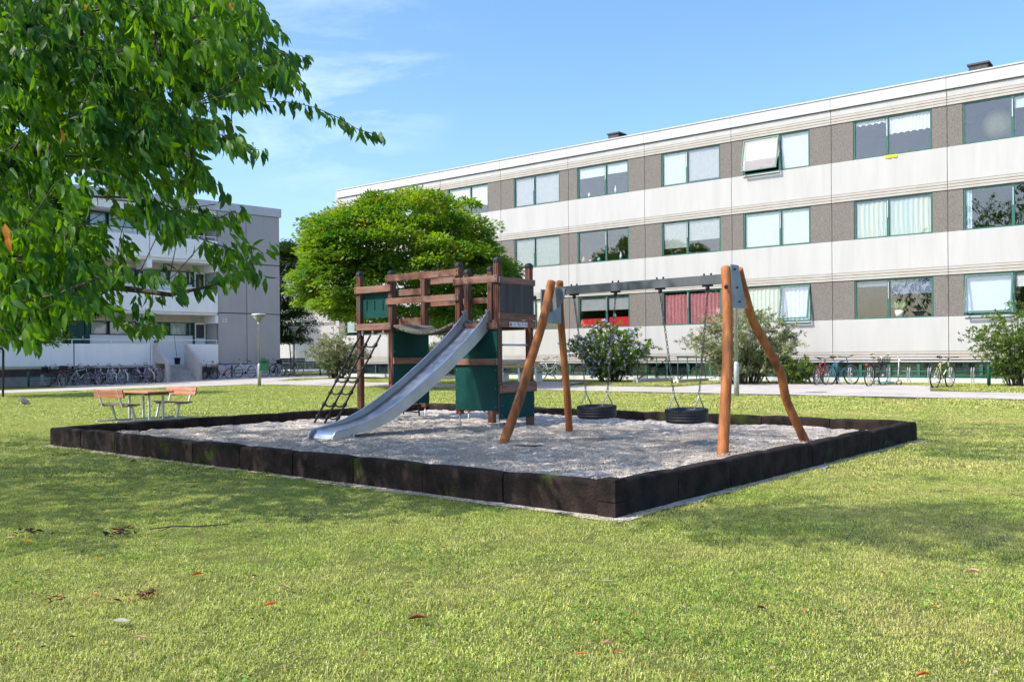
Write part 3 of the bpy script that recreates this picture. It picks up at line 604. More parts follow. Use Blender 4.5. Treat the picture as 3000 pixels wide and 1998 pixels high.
# balcony slabs, beams and parapets
for f in range(3):
    zf = ZS[f]
    sb = MB().box(UL, GX, 0.10, BD + .3, zf - 0.16, zf)
    sb.build("balcony_slab" if f else "terrace_slab", M_LWHITE, lb)
    for k, x0 in enumerate(bays):
        x1 = x0 + BW
        segs = [(x0 + 0.03, x1 - 0.03)]
        if f == 0:
            segs = [(a, b) for a, b in ((x0 + .03, min(x1 - .03, SL)), (max(x0 + .03, SR), x1 - .03)) if b - a > 0.1]
        for a, b in segs: MB().box(a, b, -0.06, 0.06, zf - (0.02 if f else 0.02), zf + 1.13, 0.01).build("parapet", M_LWHITE, lb)
        if f: MB().box(x0 - 0.14, x0 + 0.14, -0.02, BD - .02, zf - 0.62, zf - 0.17).build("cross_beam", M_LWHITE, lb)
        if f: MB().box(x0 - .05, x0 + .05, -0.045, 0.05, zf + .02, zf + 1.10).build("grey_gap_post", M_GREYWALL, lb)
        else: MB().box(x0 - .07, x0 + .07, 0.0, 0.12, -0.1, zf + 1.10).build("dark_post", M_CHARC, lb) if k else None
    if f: MB().box(GX - .16, GX - 0.005, -0.02, BD - .02, zf - 0.62, zf - 0.17).build("cross_beam", M_LWHITE, lb)
    rl = MB(); zr = zf + 1.36
    rl.bar((UL, 0.10, zr), (GX - .02, 0.10, zr), 0.035)
    x = GX - 0.05
    while x > UL:
        if not (f == 0 and SL < x < SR): rl.bar((x, 0.10, zf + .9), (x, 0.10, zr), 0.03)
        x -= BW / 2
    rl.build("hand_rail", M_LWHITE, lb)
# brown ribbed boards and dark plinth under the terrace
rb = MB(); 
for k in range(6): rb.box(UL, SL - .02, 0.10 + (k % 2) * .02, 0.2, 0.42 + k * .085, 0.50 + k * .085)
rb.box(SR + .02, GX - .01, 0.12, 0.2, 0.42, 0.93).build("ribbed_board", M_BROWNRIB, lb)
MB().box(UL, SL - .02, 0.06, 0.3, -0.5, 0.42).box(SR + .02, GX - .01, .06, .3, -.5, .42).build("terrace_plinth", M_PLINTH, lb)
# outside stair
DR = 1.95
ck = [(0, 0.90), (0, 2.07), (0.12, 2.07), (DR, 1.05), (DR, -0.1), (DR - .55, -0.1)]
for x in (SL, SR): MB().prism(ck, (x - .07, -0.061, 0), (0, -1, 0), (0, 0, 1), (1, 0, 0), 0, .14).build("stair_cheek", M_GREYWALL, lb)
for k in range(6):
    zt = 0.95 - k * 0.158 - 0.004; MB().box(SL + .075, SR - .075, -0.06 - (k + 1) * .29, -0.06 - k * .29 + 0.03, zt - 0.158, zt, .008).build("step", M_STEP, lb)
MB().box(SL + .075, SR - .075, -0.055, 0.1, 0.0, 0.94).box(SR - .07, SR - .0, -DR + .1, -.06, 0.0, 0.12).build("stair_base", M_LWHITE, lb)
# notice on the wall, broom and bucket
nb = thing("notice_board", "white notice with a small picture on the wall beside the stair", "notice", lb.matrix_basis @ Vector((0, 0, 0)), 0)
nb.location = E0.to_3d() + (CV * col(455) - NV * (BD - 0.02)).to_3d() + Vector((0, 0, 2.35)); nb.rotation_euler = (0, 0, ROT_L)
MB().box(-.36, .36, -.02, 0, -.42, .0).build("board", M_LWHITE, nb)
MB().box(-.12, .12, -.028, -.021, -.20, -.02).build("picture", mat("notice_picture", (0.35, 0.30, 0.22), (0.08, 0.08, 0.08), 14, coords='obj'), nb)
MB().box(-.11, -.01, -.028, -.021, -.36, -.24).box(.02, .11, -.028, -.021, -.33, -.24).build("print", mat("notice_print", (0.3, 0.3, 0.3), (0.6, 0.6, 0.6), 30, coords='obj'), nb)
bu = (E0 + CV * (SR - 0.32) - NV * 0.25)
bk = thing("bucket", "black bucket standing at the top of the outside stair", "bucket", (bu.x, bu.y, 0.95))
MB().lathe([(0.13, 0), (0.17, 0.34), (0.185, 0.34), (0.185, 0.37), (0.155, 0.37), (0.12, 0.04)], 16).build("body", M_BLACK, bk)
MB().tube([(0.175 * math.cos(t), 0.02, 0.36 + .1 * math.sin(t)) for t in np.linspace(0, math.pi, 9)], .006, 5).build("handle", M_CHROME, bk)
br = thing("broom", "thin broom leaning over the black bucket beside the stair", "broom", (bu.x, bu.y, 0.97))
MB().tube([(0.02, 0, 0.05), (-0.30, 0.35, 1.62)], .014, 7).build("stick", mat("broom_stick", (0.12, 0.11, 0.1), rough=0.6), br)
MB().box(-.14, .14, -.03, .03, 0.0, 0.10).build("brush_head", M_BLACK, br)
# ------------------------------------------------------------------ sandpit: tarred blocks round a bed of gravel
def corner(px, py): p = gnd(px, py, 0); return p.xy.copy()
CN, CL, CR = corner(1805, 1520), corner(145, 1305), corner(2690, 1290)
CF = CL + CR - CN
GZ = 0.13
pit = thing("sandpit_border", "low black tarred block edging around the gravel play area", "edging", (CN.x, CN.y, 0))
def shp(t): return t
def edge(a, b, n, first=0.0):
    d = (b - a); Ln = d.length; d = d.normalized(); nrm = Vector((-d.y, d.x)); bl = (Ln - first) / n
    if nrm.dot((CN + CF) / 2 - a) < 0: nrm = -nrm
    for k in range(n):
        s0 = first + k * bl + 0.006; s1 = first + (k + 1) * bl - 0.006; h = 0.268 + random.uniform(-.006, .006); th = 0.135
        m = MB(); N = 5; prof = [(0.0, -0.08), (0.0, h - 0.028), (0.006, h - 0.012), (0.024, h), (th - .03, h), (th - .008, h - .012), (th, h - .03), (th, -0.08)]
        tl = random.uniform(-.007, .007); of = random.uniform(-.004, .005); dz = random.uniform(-.009, .009)
        for i in range(N + 1):
            t = i / N; s = s0 + (s1 - s0) * t; e = 0.010 if i in (0, N) else 0.0
            for w, z in prof:
                ww = w + (e if w < th / 2 else -e) + tl * z / h + of + random.uniform(-.002, .002); zz = z - (e if z > 0 else 0) + dz * (t - .5) * (1 if z > 0 else 0) + random.uniform(-.002, .002)
                p = a + d * s + nrm * ww; m.v.append((p.x - CN.x, p.y - CN.y, zz))
        q = len(prof)
        for i in range(N):
            for j in range(q - 1): m.f.append((i * q + j, i * q + j + 1, (i + 1) * q + j + 1, (i + 1) * q + j)); m.sm.append(False)
        m.f += [tuple(range(q)), tuple(N * q + j for j in range(q - 1, -1, -1))]; m.sm += [False, False]
        o = m.build("block", M_BLOCK, pit)
edge(CN, CL, 10, 0.16); edge(CN, CR, 8, 0.0); edge(CR, CF, 9, 0.14); edge(CL, CF, 8, 0.14)
# corner post block at the near corner
dd = (CL - CN).normalized(); pn = (CR - CN).normalized()
m = MB()
for z0, z1 in ((-0.08, 0.115), (0.122, 0.285)): m.obox(((dd * 0.075 + pn * 0.06).x, (dd * 0.075 + pn * 0.06).y, (z0 + z1) / 2), (dd.x, dd.y, 0), (pn.x, pn.y, 0), (0, 0, 1), 0.078, 0.075, (z1 - z0) / 2)
m.build("corner_block", M_BLOCK, pit)

def vnoise(x, y, s, seed=0):
    """smooth lattice noise, vectorised"""
    x = x * s + 13.7 * seed; y = y * s + 7.3 * seed; xi, yi = np.floor(x), np.floor(y); xf, yf = x - xi, y - yi
    def h(a, b):
        q = np.sin(a * 127.1 + b * 311.7 + seed * 17.3) * 43758.5453; return q - np.floor(q)
    u, v = xf * xf * (3 - 2 * xf), yf * yf * (3 - 2 * yf)
    return (h(xi, yi) * (1 - u) + h(xi + 1, yi) * u) * (1 - v) + (h(xi, yi + 1) * (1 - u) + h(xi + 1, yi + 1) * u) * v
HOLLOW = [((gnd(1745, 1236, GZ).x, gnd(1745, 1236, GZ).y), .06, .38), ((gnd(2008, 1250, GZ).x, gnd(2008, 1250, GZ).y), .06, .38), ((gnd(930, 1312, GZ).x, gnd(930, 1312, GZ).y), .105, .46), ((gnd(1440, 1262, GZ).x, gnd(1440, 1262, GZ).y), .035, .5), ((gnd(1960, 1330, GZ).x, gnd(1960, 1330, GZ).y), .03, .6)]
def gravel_z(x, y):
    x = np.asarray(x, float); y = np.asarray(y, float)
    z = GZ + 0.055 * (vnoise(x, y, 0.8, 1) - .5) + 0.035 * (vnoise(x, y, 2.6, 2) - .5) + 0.028 * (vnoise(x, y, 6, 3) - .5) + .030 * (vnoise(x, y, 13, 4) - .5) + .018 * (vnoise(x, y, 27, 5) - .5)
    for (cx_, cy_), dp, rr in HOLLOW: z = z - dp * np.exp(-((x - cx_) ** 2 + (y - cy_) ** 2) / (rr * rr)) + dp * .35 * np.exp(-((np.hypot(x - cx_, y - cy_) - rr * 1.6) / (rr * .5)) ** 2)
    return z
ea, eb = CL - CN, CR - CN
na, nb_ = 330, 260
sa, sb_ = np.meshgrid(np.linspace(0.012, 0.988, na), np.linspace(0.014, 0.986, nb_))
gx = CN.x + ea.x * sa + eb.x * sb_; gy = CN.y + ea.y * sa + eb.y * sb_
# near the front corner the gravel lies almost level with the top of the blocks
gzv = gravel_z(gx, gy) + 0.085 * np.clip(1 - np.hypot(gx - CN.x, gy - CN.y) / 4.5, 0, 1)
V = np.stack([gx, gy, gzv], -1).reshape(-1, 3)
ii, jj = np.meshgrid(np.arange(na - 1), np.arange(nb_ - 1)); q = (jj * na + ii).ravel()
M_GRAVEL = mat("play_gravel", (0.27, 0.24, 0.21), (0.78, 0.70, 0.605), 55, 0.95, 1.0, 75, lo=0.36, hi=0.64, spec=0.2, detail=8, dirt=((0.19, 0.168, 0.148), 17, 0.50, 0.68))
tag(obj("gravel_bed", np_mesh("gravel_bed", V, np.stack([q, q + 1, q + na + 1, q + na], 1), M_GRAVEL, True)), kind='structure')
def gravel_at(x, y):
    return float(gravel_z(x, y)) + 0.085 * max(0, 1 - math.hypot(x - CN.x, y - CN.y) / 4.5)
# bare gravelly strip along the outside of the blocks
def strip(a, b, w0, name):
    d = (b - a).normalized(); nrm = Vector((d.y, -d.x)); 
    if nrm.dot(CN + (CF - CN) * .5 - a) > 0: nrm = -nrm
    n = int((b - a).length / 0.07); V = []; Fc = []
    for i in range(n + 1):
        p = a + d * (b - a).length * i / n; w = w0 * (0.55 + 0.9 * float(vnoise(p.x, p.y, 4, 9)))
        V += [(p.x - nrm.x * .05, p.y - nrm.y * .05, 0.011), (p.x + nrm.x * w, p.y + nrm.y * w, 0.006)]
    for i in range(n): Fc.append((2 * i, 2 * i + 1, 2 * i + 3, 2 * i + 2))
    tag(obj(name, np_mesh(name, V, Fc, M_GRAVEL)), kind='structure')
strip(CN - dd * 0.1, CL, 0.11, "gravel_margin"); strip(CN - pn * 0.1, CR, 0.10, "gravel_margin"); strip(CL, CF, .06, "gravel_margin")
# loose pebbles: three small real patches that are repeated over the nearer part of the bed
M_PEB = mat("pebbles", (0.22, 0.195, 0.17), (0.64, 0.57, 0.49), 90, 0.9, lo=0.30, hi=0.7, spec=0.2)
def pebble_patch(seed, n=150, sz=0.3):
    r = np.random.default_rng(seed); t = (1 + 5 ** .5) / 2
    ico = np.array([(0, 1), (2, 1), (4, 1)]) if False else None
    oc = np.array([(1, 0, 0), (-1, 0, 0), (0, 1, 0), (0, -1, 0), (0, 0, 1), (0, 0, -1)], float)
    fc = np.array([(0, 2, 4), (2, 1, 4), (1, 3, 4), (3, 0, 4), (2, 0, 5), (1, 2, 5), (3, 1, 5), (0, 3, 5)])
    Vs, Fs = [], []
    for i in range(n):
        a = r.random() * 6.28; c, s = math.cos(a), math.sin(a); sc = r.uniform(.004, .010) * np.array([1, r.uniform(.6, 1), r.uniform(.5, .9)])
        v = oc * sc * r.uniform(.8, 1.2, (6, 1)); v = v @ np.array([[c, s, 0], [-s, c, 0], [0, 0, 1]]); v += np.array([(r.random() - .5) * sz, (r.random() - .5) * sz, r.uniform(-.002, .006)])
        Vs.append(v); Fs.append(fc + i * 6)
    return np.concatenate(Vs), np.concatenate(Fs)
protos = []
for k in range(3):
    v, f = pebble_patch(20 + k); p = CN + (CF - CN) * (0.10 + 0.05 * k) + dd * (0.3 * k)
    o = obj("loose_pebbles", np_mesh("loose_pebbles", v, f, M_PEB), None, None, (p.x, p.y, gravel_at(p.x, p.y))); tag(o, kind='stuff'); protos.append(o)
pts = []
step = 0.21
for a in np.arange(0.42, ea.length - .4, step):
    for b in np.arange(0.42, eb.length - .4, step):
        p = CN + dd * (a + RNG.uniform(-.08, .08)) + pn * (b + RNG.uniform(-.08, .08))
        if p.y < 13.5: pts.append((p.x, p.y, gravel_at(p.x, p.y) + 0.001))
for a in np.arange(0, ea.length, .16): p = CN + dd * a - pn * 0.07; pts.append((p.x, p.y, 0.012)) if False else None
tag(gn_scatter("pebbles", pts, np.full(len(pts), 1.0) * RNG.uniform(.9, 1.3, len(pts)), protos), kind='stuff')
# ------------------------------------------------------------------ climbing frame: two posts towers, plank bridge, slide, net
TO = gnd(1150.5, 1232, GZ); TB = Vector((TO.x, TO.y, 0))
tw = thing("climbing_frame", "red brown timber climbing frame with steel slide, green panels and plank bridge", "climbing frame", TB, ROT_A)
SQ = 0.80
PX = {1: (-SQ, 0), 2: (0, 0), 3: (-SQ, SQ), 4: (0, SQ), 5: (1.55, 0), 7: (2.35, 0), 9: (2.35, SQ), 8: (1.55, SQ), 6: (1.03, SQ)}
HP = 2.66
def post_mesh():
    h = 0.05; g = 0.009; w = 0.007; c = 0.010
    one = [(-h + c, -h), (-0.018 - w, -h), (-0.018, -h + g), (-0.018 + w, -h), (0.018 - w, -h), (0.018, -h + g), (0.018 + w, -h), (h - c, -h)]
    poly = []
    for k in range(4):
        cs, sn = math.cos(k * math.pi / 2), math.sin(k * math.pi / 2)
        poly += [(x * cs - y * sn, x * sn + y * cs) for x, y in one]
    return MB().prism(poly, (0, 0, 0), (1, 0, 0), (0, 1, 0), (0, 0, 1), 0.30, HP).mesh("post")
pm = post_mesh(); pm.materials.append(M_STAIN)
def cap_mesh():
    m = MB(); h = .058
    rings = [(h, HP - .012), (h, HP + .022), (h * .93, HP + .04), (h * .62, HP + .062), (h * .2, HP + .072)]
    v = []; 
    for r_, z in rings: v += [(r_ * x, r_ * y, z) for x, y in ((-1, -.7), (-.7, -1), (.7, -1), (1, -.7), (1, .7), (.7, 1), (-.7, 1), (-1, .7))]
    f = [(k * 8 + i, k * 8 + (i + 1) % 8, k * 8 + 8 + (i + 1) % 8, k * 8 + 8 + i) for k in range(4) for i in range(8)] + [tuple(range(32, 40)), tuple(range(7, -1, -1))]
    return m.add(v, f).mesh("cap")
cm_ = cap_mesh(); cm_.materials.append(M_BLACK)
for k, (x, y) in PX.items():
    z = random.uniform(-.03, .03)
    o = obj("post", pm, None, tw, (x, y, z), (0, 0, (k % 4) * math.pi / 2)); obj("cap", cm_, None, o)
    if k in (9, 8): MB().box(x - .05, x + .05, y - .05, y + .05, 0.05, 0.302).build("post_foot", M_STAIN, tw)
    else: MB().tube([(x, y, -.02), (x, y, 0.31)], .014, 8).build("steel_foot", M_GALV, tw)
def rail(name, p, q, z0, z1, t=0.035, m=None, off=0.0):
    """board between plan points p and q, standing off to the side"""
    p, q = Vector(p), Vector(q); d = (q - p).normalized(); n = Vector((d.y, -d.x)); 
    a, b = p - d * .055 + n * (.052 + off), q + d * .055 + n * (.052 + off)
    mb = MB(); e = .004
    poly = [(0, e), (e, 0), (t - e, 0), (t, e), (t, z1 - z0 - e), (t - e, z1 - z0), (e, z1 - z0), (0, z1 - z0 - e)]
    mb.prism(poly, (a.x, a.y, z0), (n.x, n.y, 0), (0, 0, 1), (d.x, d.y, 0), 0, (b - a).length)
    r_ = mb.build(name, m or M_STAINH, tw)
    bt = MB()
    for s in (.03, (b - a).length - .03):
        for z in (z0 + .025, z1 - .025):
            c = a + d * s + n * (t + .002); bt.obox((c.x, c.y, z), (d.x, d.y, 0), (0, 0, 1), (n.x, n.y, 0), .008, .008, .004)
    bt.build("bolt", M_BLACK, r_)
    return r_
P = PX
# left tower
rail("rail", P[1], P[2], 2.335, 2.45); rail("rail", P[1], P[2], 1.685, 1.80, .04); rail("rail", P[4], P[3], 2.335, 2.45); rail("rail", P[3], P[1], 2.335, 2.45); rail("rail", P[4], P[3], 1.80, 1.93, .03)
rail("rail", P[3], P[1], 1.685, 1.80, .04); rail("rail", P[4], P[3], 1.685, 1.80, .03)
# long bridge rails front and back
rail("rail", P[2], P[5], 2.50, 2.615); rail("rail", P[2], P[5], 2.11, 2.215); rail("rail", P[4], P[8], 2.50, 2.605, .035, None, -.14); rail("rail", P[4], P[8], 2.11, 2.21, .035, None, -.14)
# right tower
rail("rail", P[5], P[7], 2.355, 2.465); rail("rail", P[5], P[7], 1.635, 1.735, .04); rail("rail", P[7], P[9], 2.345, 2.44); rail("rail", P[7], P[9], 1.785, 1.885); rail("rail", P[7], P[9], 1.665, 1.78, .03)
rail("rail", P[9], P[8], 2.345, 2.44); rail("rail", P[9], P[8], 1.665, 1.78)
rail("rail", P[5], P[7], 1.08, 1.18, .03, None, .022); rail("rail", P[2], P[4], 1.10, 1.205, .03, None, .022); rail("rail", P[7], P[9], 0.645, 0.765, .035, None, .015); rail("rail", P[7], P[9], 0.77, 0.805, .10, M_PLANKW, -.06)
# floors
for (x0, x1) in ((-SQ, 0), (1.55, 2.35)):
    for k in range(6): MB().box(x0 + .05 + (k) * (SQ - .10) / 6 + .004, x0 + .05 + (k + 1) * (SQ - .10) / 6 - .004, -.02, SQ + .02, 1.735, 1.775).build("floor_plank", M_PLANKW, tw)
    MB().box(x0 + .055, x1 - .055, .06, .10, 1.64, 1.734).box(x0 + .055, x1 - .055, SQ - .1, SQ - .06, 1.64, 1.734).build("joist", M_STAINH, tw)
# bridge planks on a sagging pair of belts
nb = 11; b0, b1 = 0.10, 1.46
for k in range(nb):
    t = (k + .5) / nb; x = b0 + (b1 - b0) * t; sag = lambda u: 1.755 - 0.15 * (1 - (2 * u - 1) ** 2)
    z = sag(t); sl = (sag(t + .02) - sag(t - .02)) / (.04 * (b1 - b0)); an = math.atan(sl)
    MB().box(-.058, .058, -.07, SQ + .05, -.018, .018, .004).build("bridge_plank", M_PLANKW, tw, (x, random.uniform(-.01, .01), z), (random.uniform(-.01, .01), -an, 0))
for y in (0.08, SQ - .08):
    MB().tube([(b0 - .08 + (b1 - b0 + .16) * i / 14, y, 1.73 - 0.15 * (1 - (2 * i / 14 - 1) ** 2)) for i in range(15)], .012, 6).build("bridge_belt", M_BLACK, tw)
# green panels
def panel(p, q, z0, z1, m, off=0.0, slots=False):
    p, q = Vector(p), Vector(q); d = (q - p).normalized(); n = Vector((d.y, -d.x)); L_ = (q - p).length; t = .018
    mb = MB(); o = p + n * (.051 + off)
    if slots:
        xs = [0.06, .16, .19, .36, .385, .57, .595, L_ - .06]; 
        for i in range(0, 8, 2): mb.prism([(xs[i], z0), (xs[i + 1], z0), (xs[i + 1], z1), (xs[i], z1)], (o.x, o.y, 0), (d.x, d.y, 0), (0, 0, 1), (n.x, n.y, 0), 0, t)
        for i in (1, 3, 5):
            for za, zb in ((z0, z0 + .13), (z1 - .13, z1)): mb.prism([(xs[i], za), (xs[i + 1], za), (xs[i + 1], zb), (xs[i], zb)], (o.x, o.y, 0), (d.x, d.y, 0), (0, 0, 1), (n.x, n.y, 0), 0.001, t - .001)
    else: mb.prism([(-.035, z0), (L_ + .035, z0), (L_ + .035, z1), (-.035, z1)], (o.x, o.y, 0), (d.x, d.y, 0), (0, 0, 1), (n.x, n.y, 0), 0, t)
    r_ = mb.build("green_panel" if m is M_PANEL else "grey_panel", m, tw)
    if not slots:
        bt = MB()
        for s in (0.0, L_):
            for z in np.linspace(z0 + .06, z1 - .06, 3 if z1 - z0 < 1 else 5):
                c = o + d * s + n * (t + .002); bt.obox((c.x, c.y, z), (d.x, d.y, 0), (0, 0, 1), (n.x, n.y, 0), .008, .008, .004)
        bt.build("bolt", M_BEAM, r_)
panel(P[1], P[2], 1.90, 2.334, M_PANEL, -.075, True)
panel(P[2], P[4], 0.40, 1.66, M_PANEL); panel(P[5], P[7], 0.37, 1.632, M_PANEL); panel(P[7], P[9], 0.24, 0.66, M_PANEL, -.004); panel(P[7], P[9], 1.89, 2.342, M_GPANEL)
panel(P[9], P[8], 1.80, 2.34, M_PANEL)
# ladder rungs between the near and right posts, ladder on the far side of the left tower
for z in (1.39, 1.14): MB().tube([(2.35, .04, z), (2.35, SQ - .04, z)], .016, 8).build("rung", M_GALV, tw)
ld = MB()
for x in (-.70, -.30): ld.tube([(x, SQ + .06, 1.68), (x + (.0), SQ + .16, -.02)], .016, 6)
ld.build("ladder_rail", M_BLACK, tw)
for k in range(5): t = (k + 1) / 5.8; MB().tube([(-.70, SQ + .06 + .10 * t, 1.68 - 1.7 * t), (-.30, SQ + .06 + .10 * t, 1.68 - 1.7 * t)], .013, 6).build("rung", M_BLACK, tw)
# fruit strip: white enamel plate with printed fruit
fs = MB().box(2.35 + .096, 2.35 + .101, .16, .62, 1.672, 1.748).build("fruit_plate", mat("plate_white", (0.70, 0.70, 0.76), rough=0.4), tw)
for y, z, sx, sz, c in ((.195, 1.708, .022, .028, (0.55, 0.03, 0.06)), (.285, 1.703, .024, .014, (0.62, 0.50, 0.50)), (.315, 1.715, .014, .014, (0.58, 0.52, 0.55)), (.385, 1.722, .020, .017, (0.55, 0.12, 0.13)), (.425, 1.695, .015, .020, (0.6, 0.25, 0.28)), (.50, 1.711, .028, .027, (0.66, 0.40, 0.46)), (.575, 1.71, .024, .025, (0.6, 0.3, 0.3))):
    n = 14; poly = [(sx * math.cos(6.283 * i / n) * (1 + .10 * math.cos(6.283 * i / n * 2)), sz * math.sin(6.283 * i / n) * (1 - .12 * (abs(math.cos(6.283 * i / n)) < .2))) for i in range(n)]
    mb = MB().prism(poly, (2.4515, y, z), (0, 1, 0), (0, 0, 1), (1, 0, 0), 0, .0012)
    mb.prism([(-.001, sz * .8), (.002, sz * .8), (.006, sz * 1.35), (.003, sz * 1.35)], (2.4515, y, z), (0, 1, 0), (0, 0, 1), (1, 0, 0), 0, .0016)
    mb.build("printed_fruit", mat("fruit_print", c, rough=0.5), fs)
# ---- slide: swept along -b from the front of the right tower
SLX = 1.95; SW = 0.24
RIM = [(-.02, 1.944), (.45, 1.553), (1.0, 1.168), (1.52, .846), (2.0, .586), (2.23, .482), (2.46, .395), (2.67, .338), (2.84, .304), (3.03, .274)]   # side rim: distance out, height
prof, hgts = [(-.10, 1.768)], [.17]
for s_ in np.linspace(.20, 3.0, 19):
    zz = float(np.interp(s_, [r_[0] for r_ in RIM], [r_[1] for r_ in RIM])); z1_ = float(np.interp(s_ + .06, [r_[0] for r_ in RIM], [r_[1] for r_ in RIM])); z0_ = float(np.interp(s_ - .06, [r_[0] for r_ in RIM], [r_[1] for r_ in RIM]))
    an = math.atan((z0_ - z1_) / .12); h = float(np.interp(s_, [.2, .8, 2.3, 3.0], [.155, .125, .115, .035])); prof.append((s_ - .09 - math.sin(an) * h, zz - math.cos(an) * h)); hgts.append(h)
xe, ze = prof[-1]; xe += .05; ze -= .006; prof.append((xe, ze)); hgts.append(.032); RW = 0.086
wrap = [(xe + RW * math.sin(a), ze - RW + RW * math.cos(a)) for a in np.linspace(0, math.pi, 11)[1:]]
def tang(pr, i):
    a, b = pr[max(i - 1, 0)], pr[min(i + 1, len(pr) - 1)]; d = Vector((b[0] - a[0], b[1] - a[1])).normalized(); return d
full = prof + wrap[:9]
V = []; Fc = []; nx = 7
for i, (t, z) in enumerate(full):
    d = tang(full, i); nn = Vector((-d.y, d.x)); nn = -nn if (i < len(prof) and nn.y < 0) else nn
    for j in range(nx):
        s = -1 + 2 * j / (nx - 1); lift = 0.035 * max(0, abs(s) - .62) / .38 * (1 if i < len(prof) else 0)
        V.append((SLX + s * SW, -.09 - t - nn.x * lift * 0, z + lift))
for i in range(len(full) - 1):
    for j in range(nx - 1): Fc.append((i * nx + j, i * nx + j + 1, (i + 1) * nx + j + 1, (i + 1) * nx + j))
bed = MB().add(V, [tuple(reversed(f)) for f in Fc], True).build("slide_bed", M_STEEL, tw)
sol = bed.modifiers.new("thick", 'SOLIDIFY'); sol.thickness = .006
for sx in (-1, 1):
    top, bot = [], []
    for i, (t, z) in enumerate(prof):
        d = tang(prof, i); nn = Vector((-d.y, d.x)); nn = nn if nn.y > 0 else -nn
        hgt = hgts[i]
        top.append((t + nn.x * hgt, z + nn.y * hgt)); bot.append((t - nn.x * .05, z - nn.y * .05))
    top[0] = (-.085, 1.948); 
    x = SLX + sx * (SW + .004)
    RO = RW + .035
    wr = [(xe + RO * math.sin(a), ze - RW + RO * math.cos(a)) for a in np.linspace(0, math.pi, 13)[1:]]
    back = [(xe - .22, ze - RW - RO)]
    outline = top + wr + back
    m = MB(); T = .006 * sx
    for i in range(len(top) - 1):
        q = [(x, -.09 - top[i][0], top[i][1]), (x, -.09 - top[i + 1][0], top[i + 1][1]), (x, -.09 - bot[i + 1][0], bot[i + 1][1]), (x, -.09 - bot[i][0], bot[i][1])]
        m.add(q, [(0, 1, 2, 3)])
    side = m.build("slide_side", M_STEELM, tw); s_ = side.modifiers.new("thick", 'SOLIDIFY'); s_.thickness = .008; s_.offset = 0
    # cheek plate at the run-out and the rolled rim
    ck = [(xe - .22, ze - .06), (xe, ze + .02)] + [(xe + (RW + .03) * math.sin(a), ze - RW + (RW + .03) * math.cos(a)) for a in np.linspace(0.2, math.pi, 10)] + [(xe - .22, ze - RW * 2 - .03)]
    MB().prism([(-a, b) for a, b in ck], (x - .006, -.09, 0), (0, 1, 0), (0, 0, 1), (1, 0, 0), 0, .012).build("slide_cheek", M_STEELM, tw)
    MB().tube([(x, -.09 - a, b) for a, b in outline], .013, 8).build("slide_rim", M_STEEL, tw)
    MB().tube([(x, -.07, 1.70), (x, -.068, 1.84), (x, -.075, 1.90), (x, -.10, 1.932)], .013, 8).build("slide_rim", M_STEEL, tw)
    MB().box(x - .02, x + .02, -.09 - xe + .20, -.09 - xe + .235, 0.02, ze - .02).build("slide_foot", M_GALV, tw)
# ---- rope net in front of the left tower
rx = (-.66, -.40, -.14); ytop, ybot = -.075, -1.18
def rp(x, t): return Vector((x, ytop + (ybot - ytop) * t, 1.675 + (0.10 - 1.675) * t))
for x in rx:
    MB().tube([rp(x, t) for t in np.linspace(.05, 1.02, 8)], .017, 6).build("rope", M_ROPE, tw)
    MB().tube([rp(x, .0) + Vector((.014 * math.cos(a), 0, -.035 + .045 * math.sin(a))) for a in np.linspace(0, 6.283, 12)[:-1]], .006, 5, closed=True).build("hook", M_GALV, tw)
for k in range(7):
    t = .16 + k * .125
    for i in range(3):
        c = rp(rx[i], t); d = (rp(rx[i], t + .03) - c).normalized()
        MB().tube([c - d * .045, c - d * .02, c + d * .02, c + d * .045], [.018, .034, .034, .018], 8).build("clamp", M_BLACK, tw)
        if i < 2:
            e = rp(rx[i + 1], t)
            MB().tube([c.lerp(e, u) + Vector((0, 0, -.035 * math.sin(math.pi * u))) for u in np.linspace(0, 1, 7)], .015, 6).build("cross_rope", M_ROPE, tw)

# ------------------------------------------------------------------ swing frame with two tyre swings
sf = thing("swing_frame", "swing frame of four bent orange brown logs with a grey steel beam", "swing frame", (1.6, 10.8, 0))
O_ = Vector((1.6, 10.8, 0))
def log(pxs, D0, D1, r0, r1, seed):
    rr = np.random.default_rng(seed); raw = [at(px, py, D0 + (D1 - D0) * i / (len(pxs) - 1)) - O_ for i, (px, py) in enumerate(pxs)]
    raw[0] = raw[0] + (raw[0] - raw[1]).normalized() * .08
    pts = []; N = 26                                   # Catmull-Rom through the measured points
    for i in range(N + 1):
        u = i / N * (len(raw) - 1); k = min(int(u), len(raw) - 2); t = u - k
        p0, p1, p2, p3 = raw[max(k - 1, 0)], raw[k], raw[k + 1], raw[min(k + 2, len(raw) - 1)]
        pts.append(0.5 * ((2 * p1) + (p2 - p0) * t + (2 * p0 - 5 * p1 + 4 * p2 - p3) * t * t + (3 * p1 - p0 - 3 * p2 + p3) * t ** 3))
    rs = [(r0 + (r1 - r0) * i / N) * (1 + rr.uniform(-.035, .035)) for i in range(N + 1)]
    d = (pts[-1] - pts[-2]).normalized(); pts.append(pts[-1] + d * .012); rs.append(rs[-1] * .8)
    o = MB().tube(pts, rs, 14).build("log_leg", M_LOG, sf)
    return pts
la = log([(1475, 1297), (1518, 1180), (1552, 1065), (1588, 950), (1616, 826)], 11.08, 11.55, .062, .058, 1)
lb_ = log([(1668, 1270), (1661, 1150), (1648, 1000), (1641, 900), (1640, 826)], 12.34, 11.92, .052, .048, 2)
lc = log([(2117, 1342), (2124, 1200), (2131, 1050), (2131, 900), (2126, 785)], 9.24, 9.80, .060, .052, 3)
ld_ = log([(2360, 1295), (2334, 1240), (2303, 1168), (2288, 1096), (2250, 1020), (2205, 937), (2178, 845), (2164, 790)], 10.85, 10.1, .054, .050, 4)
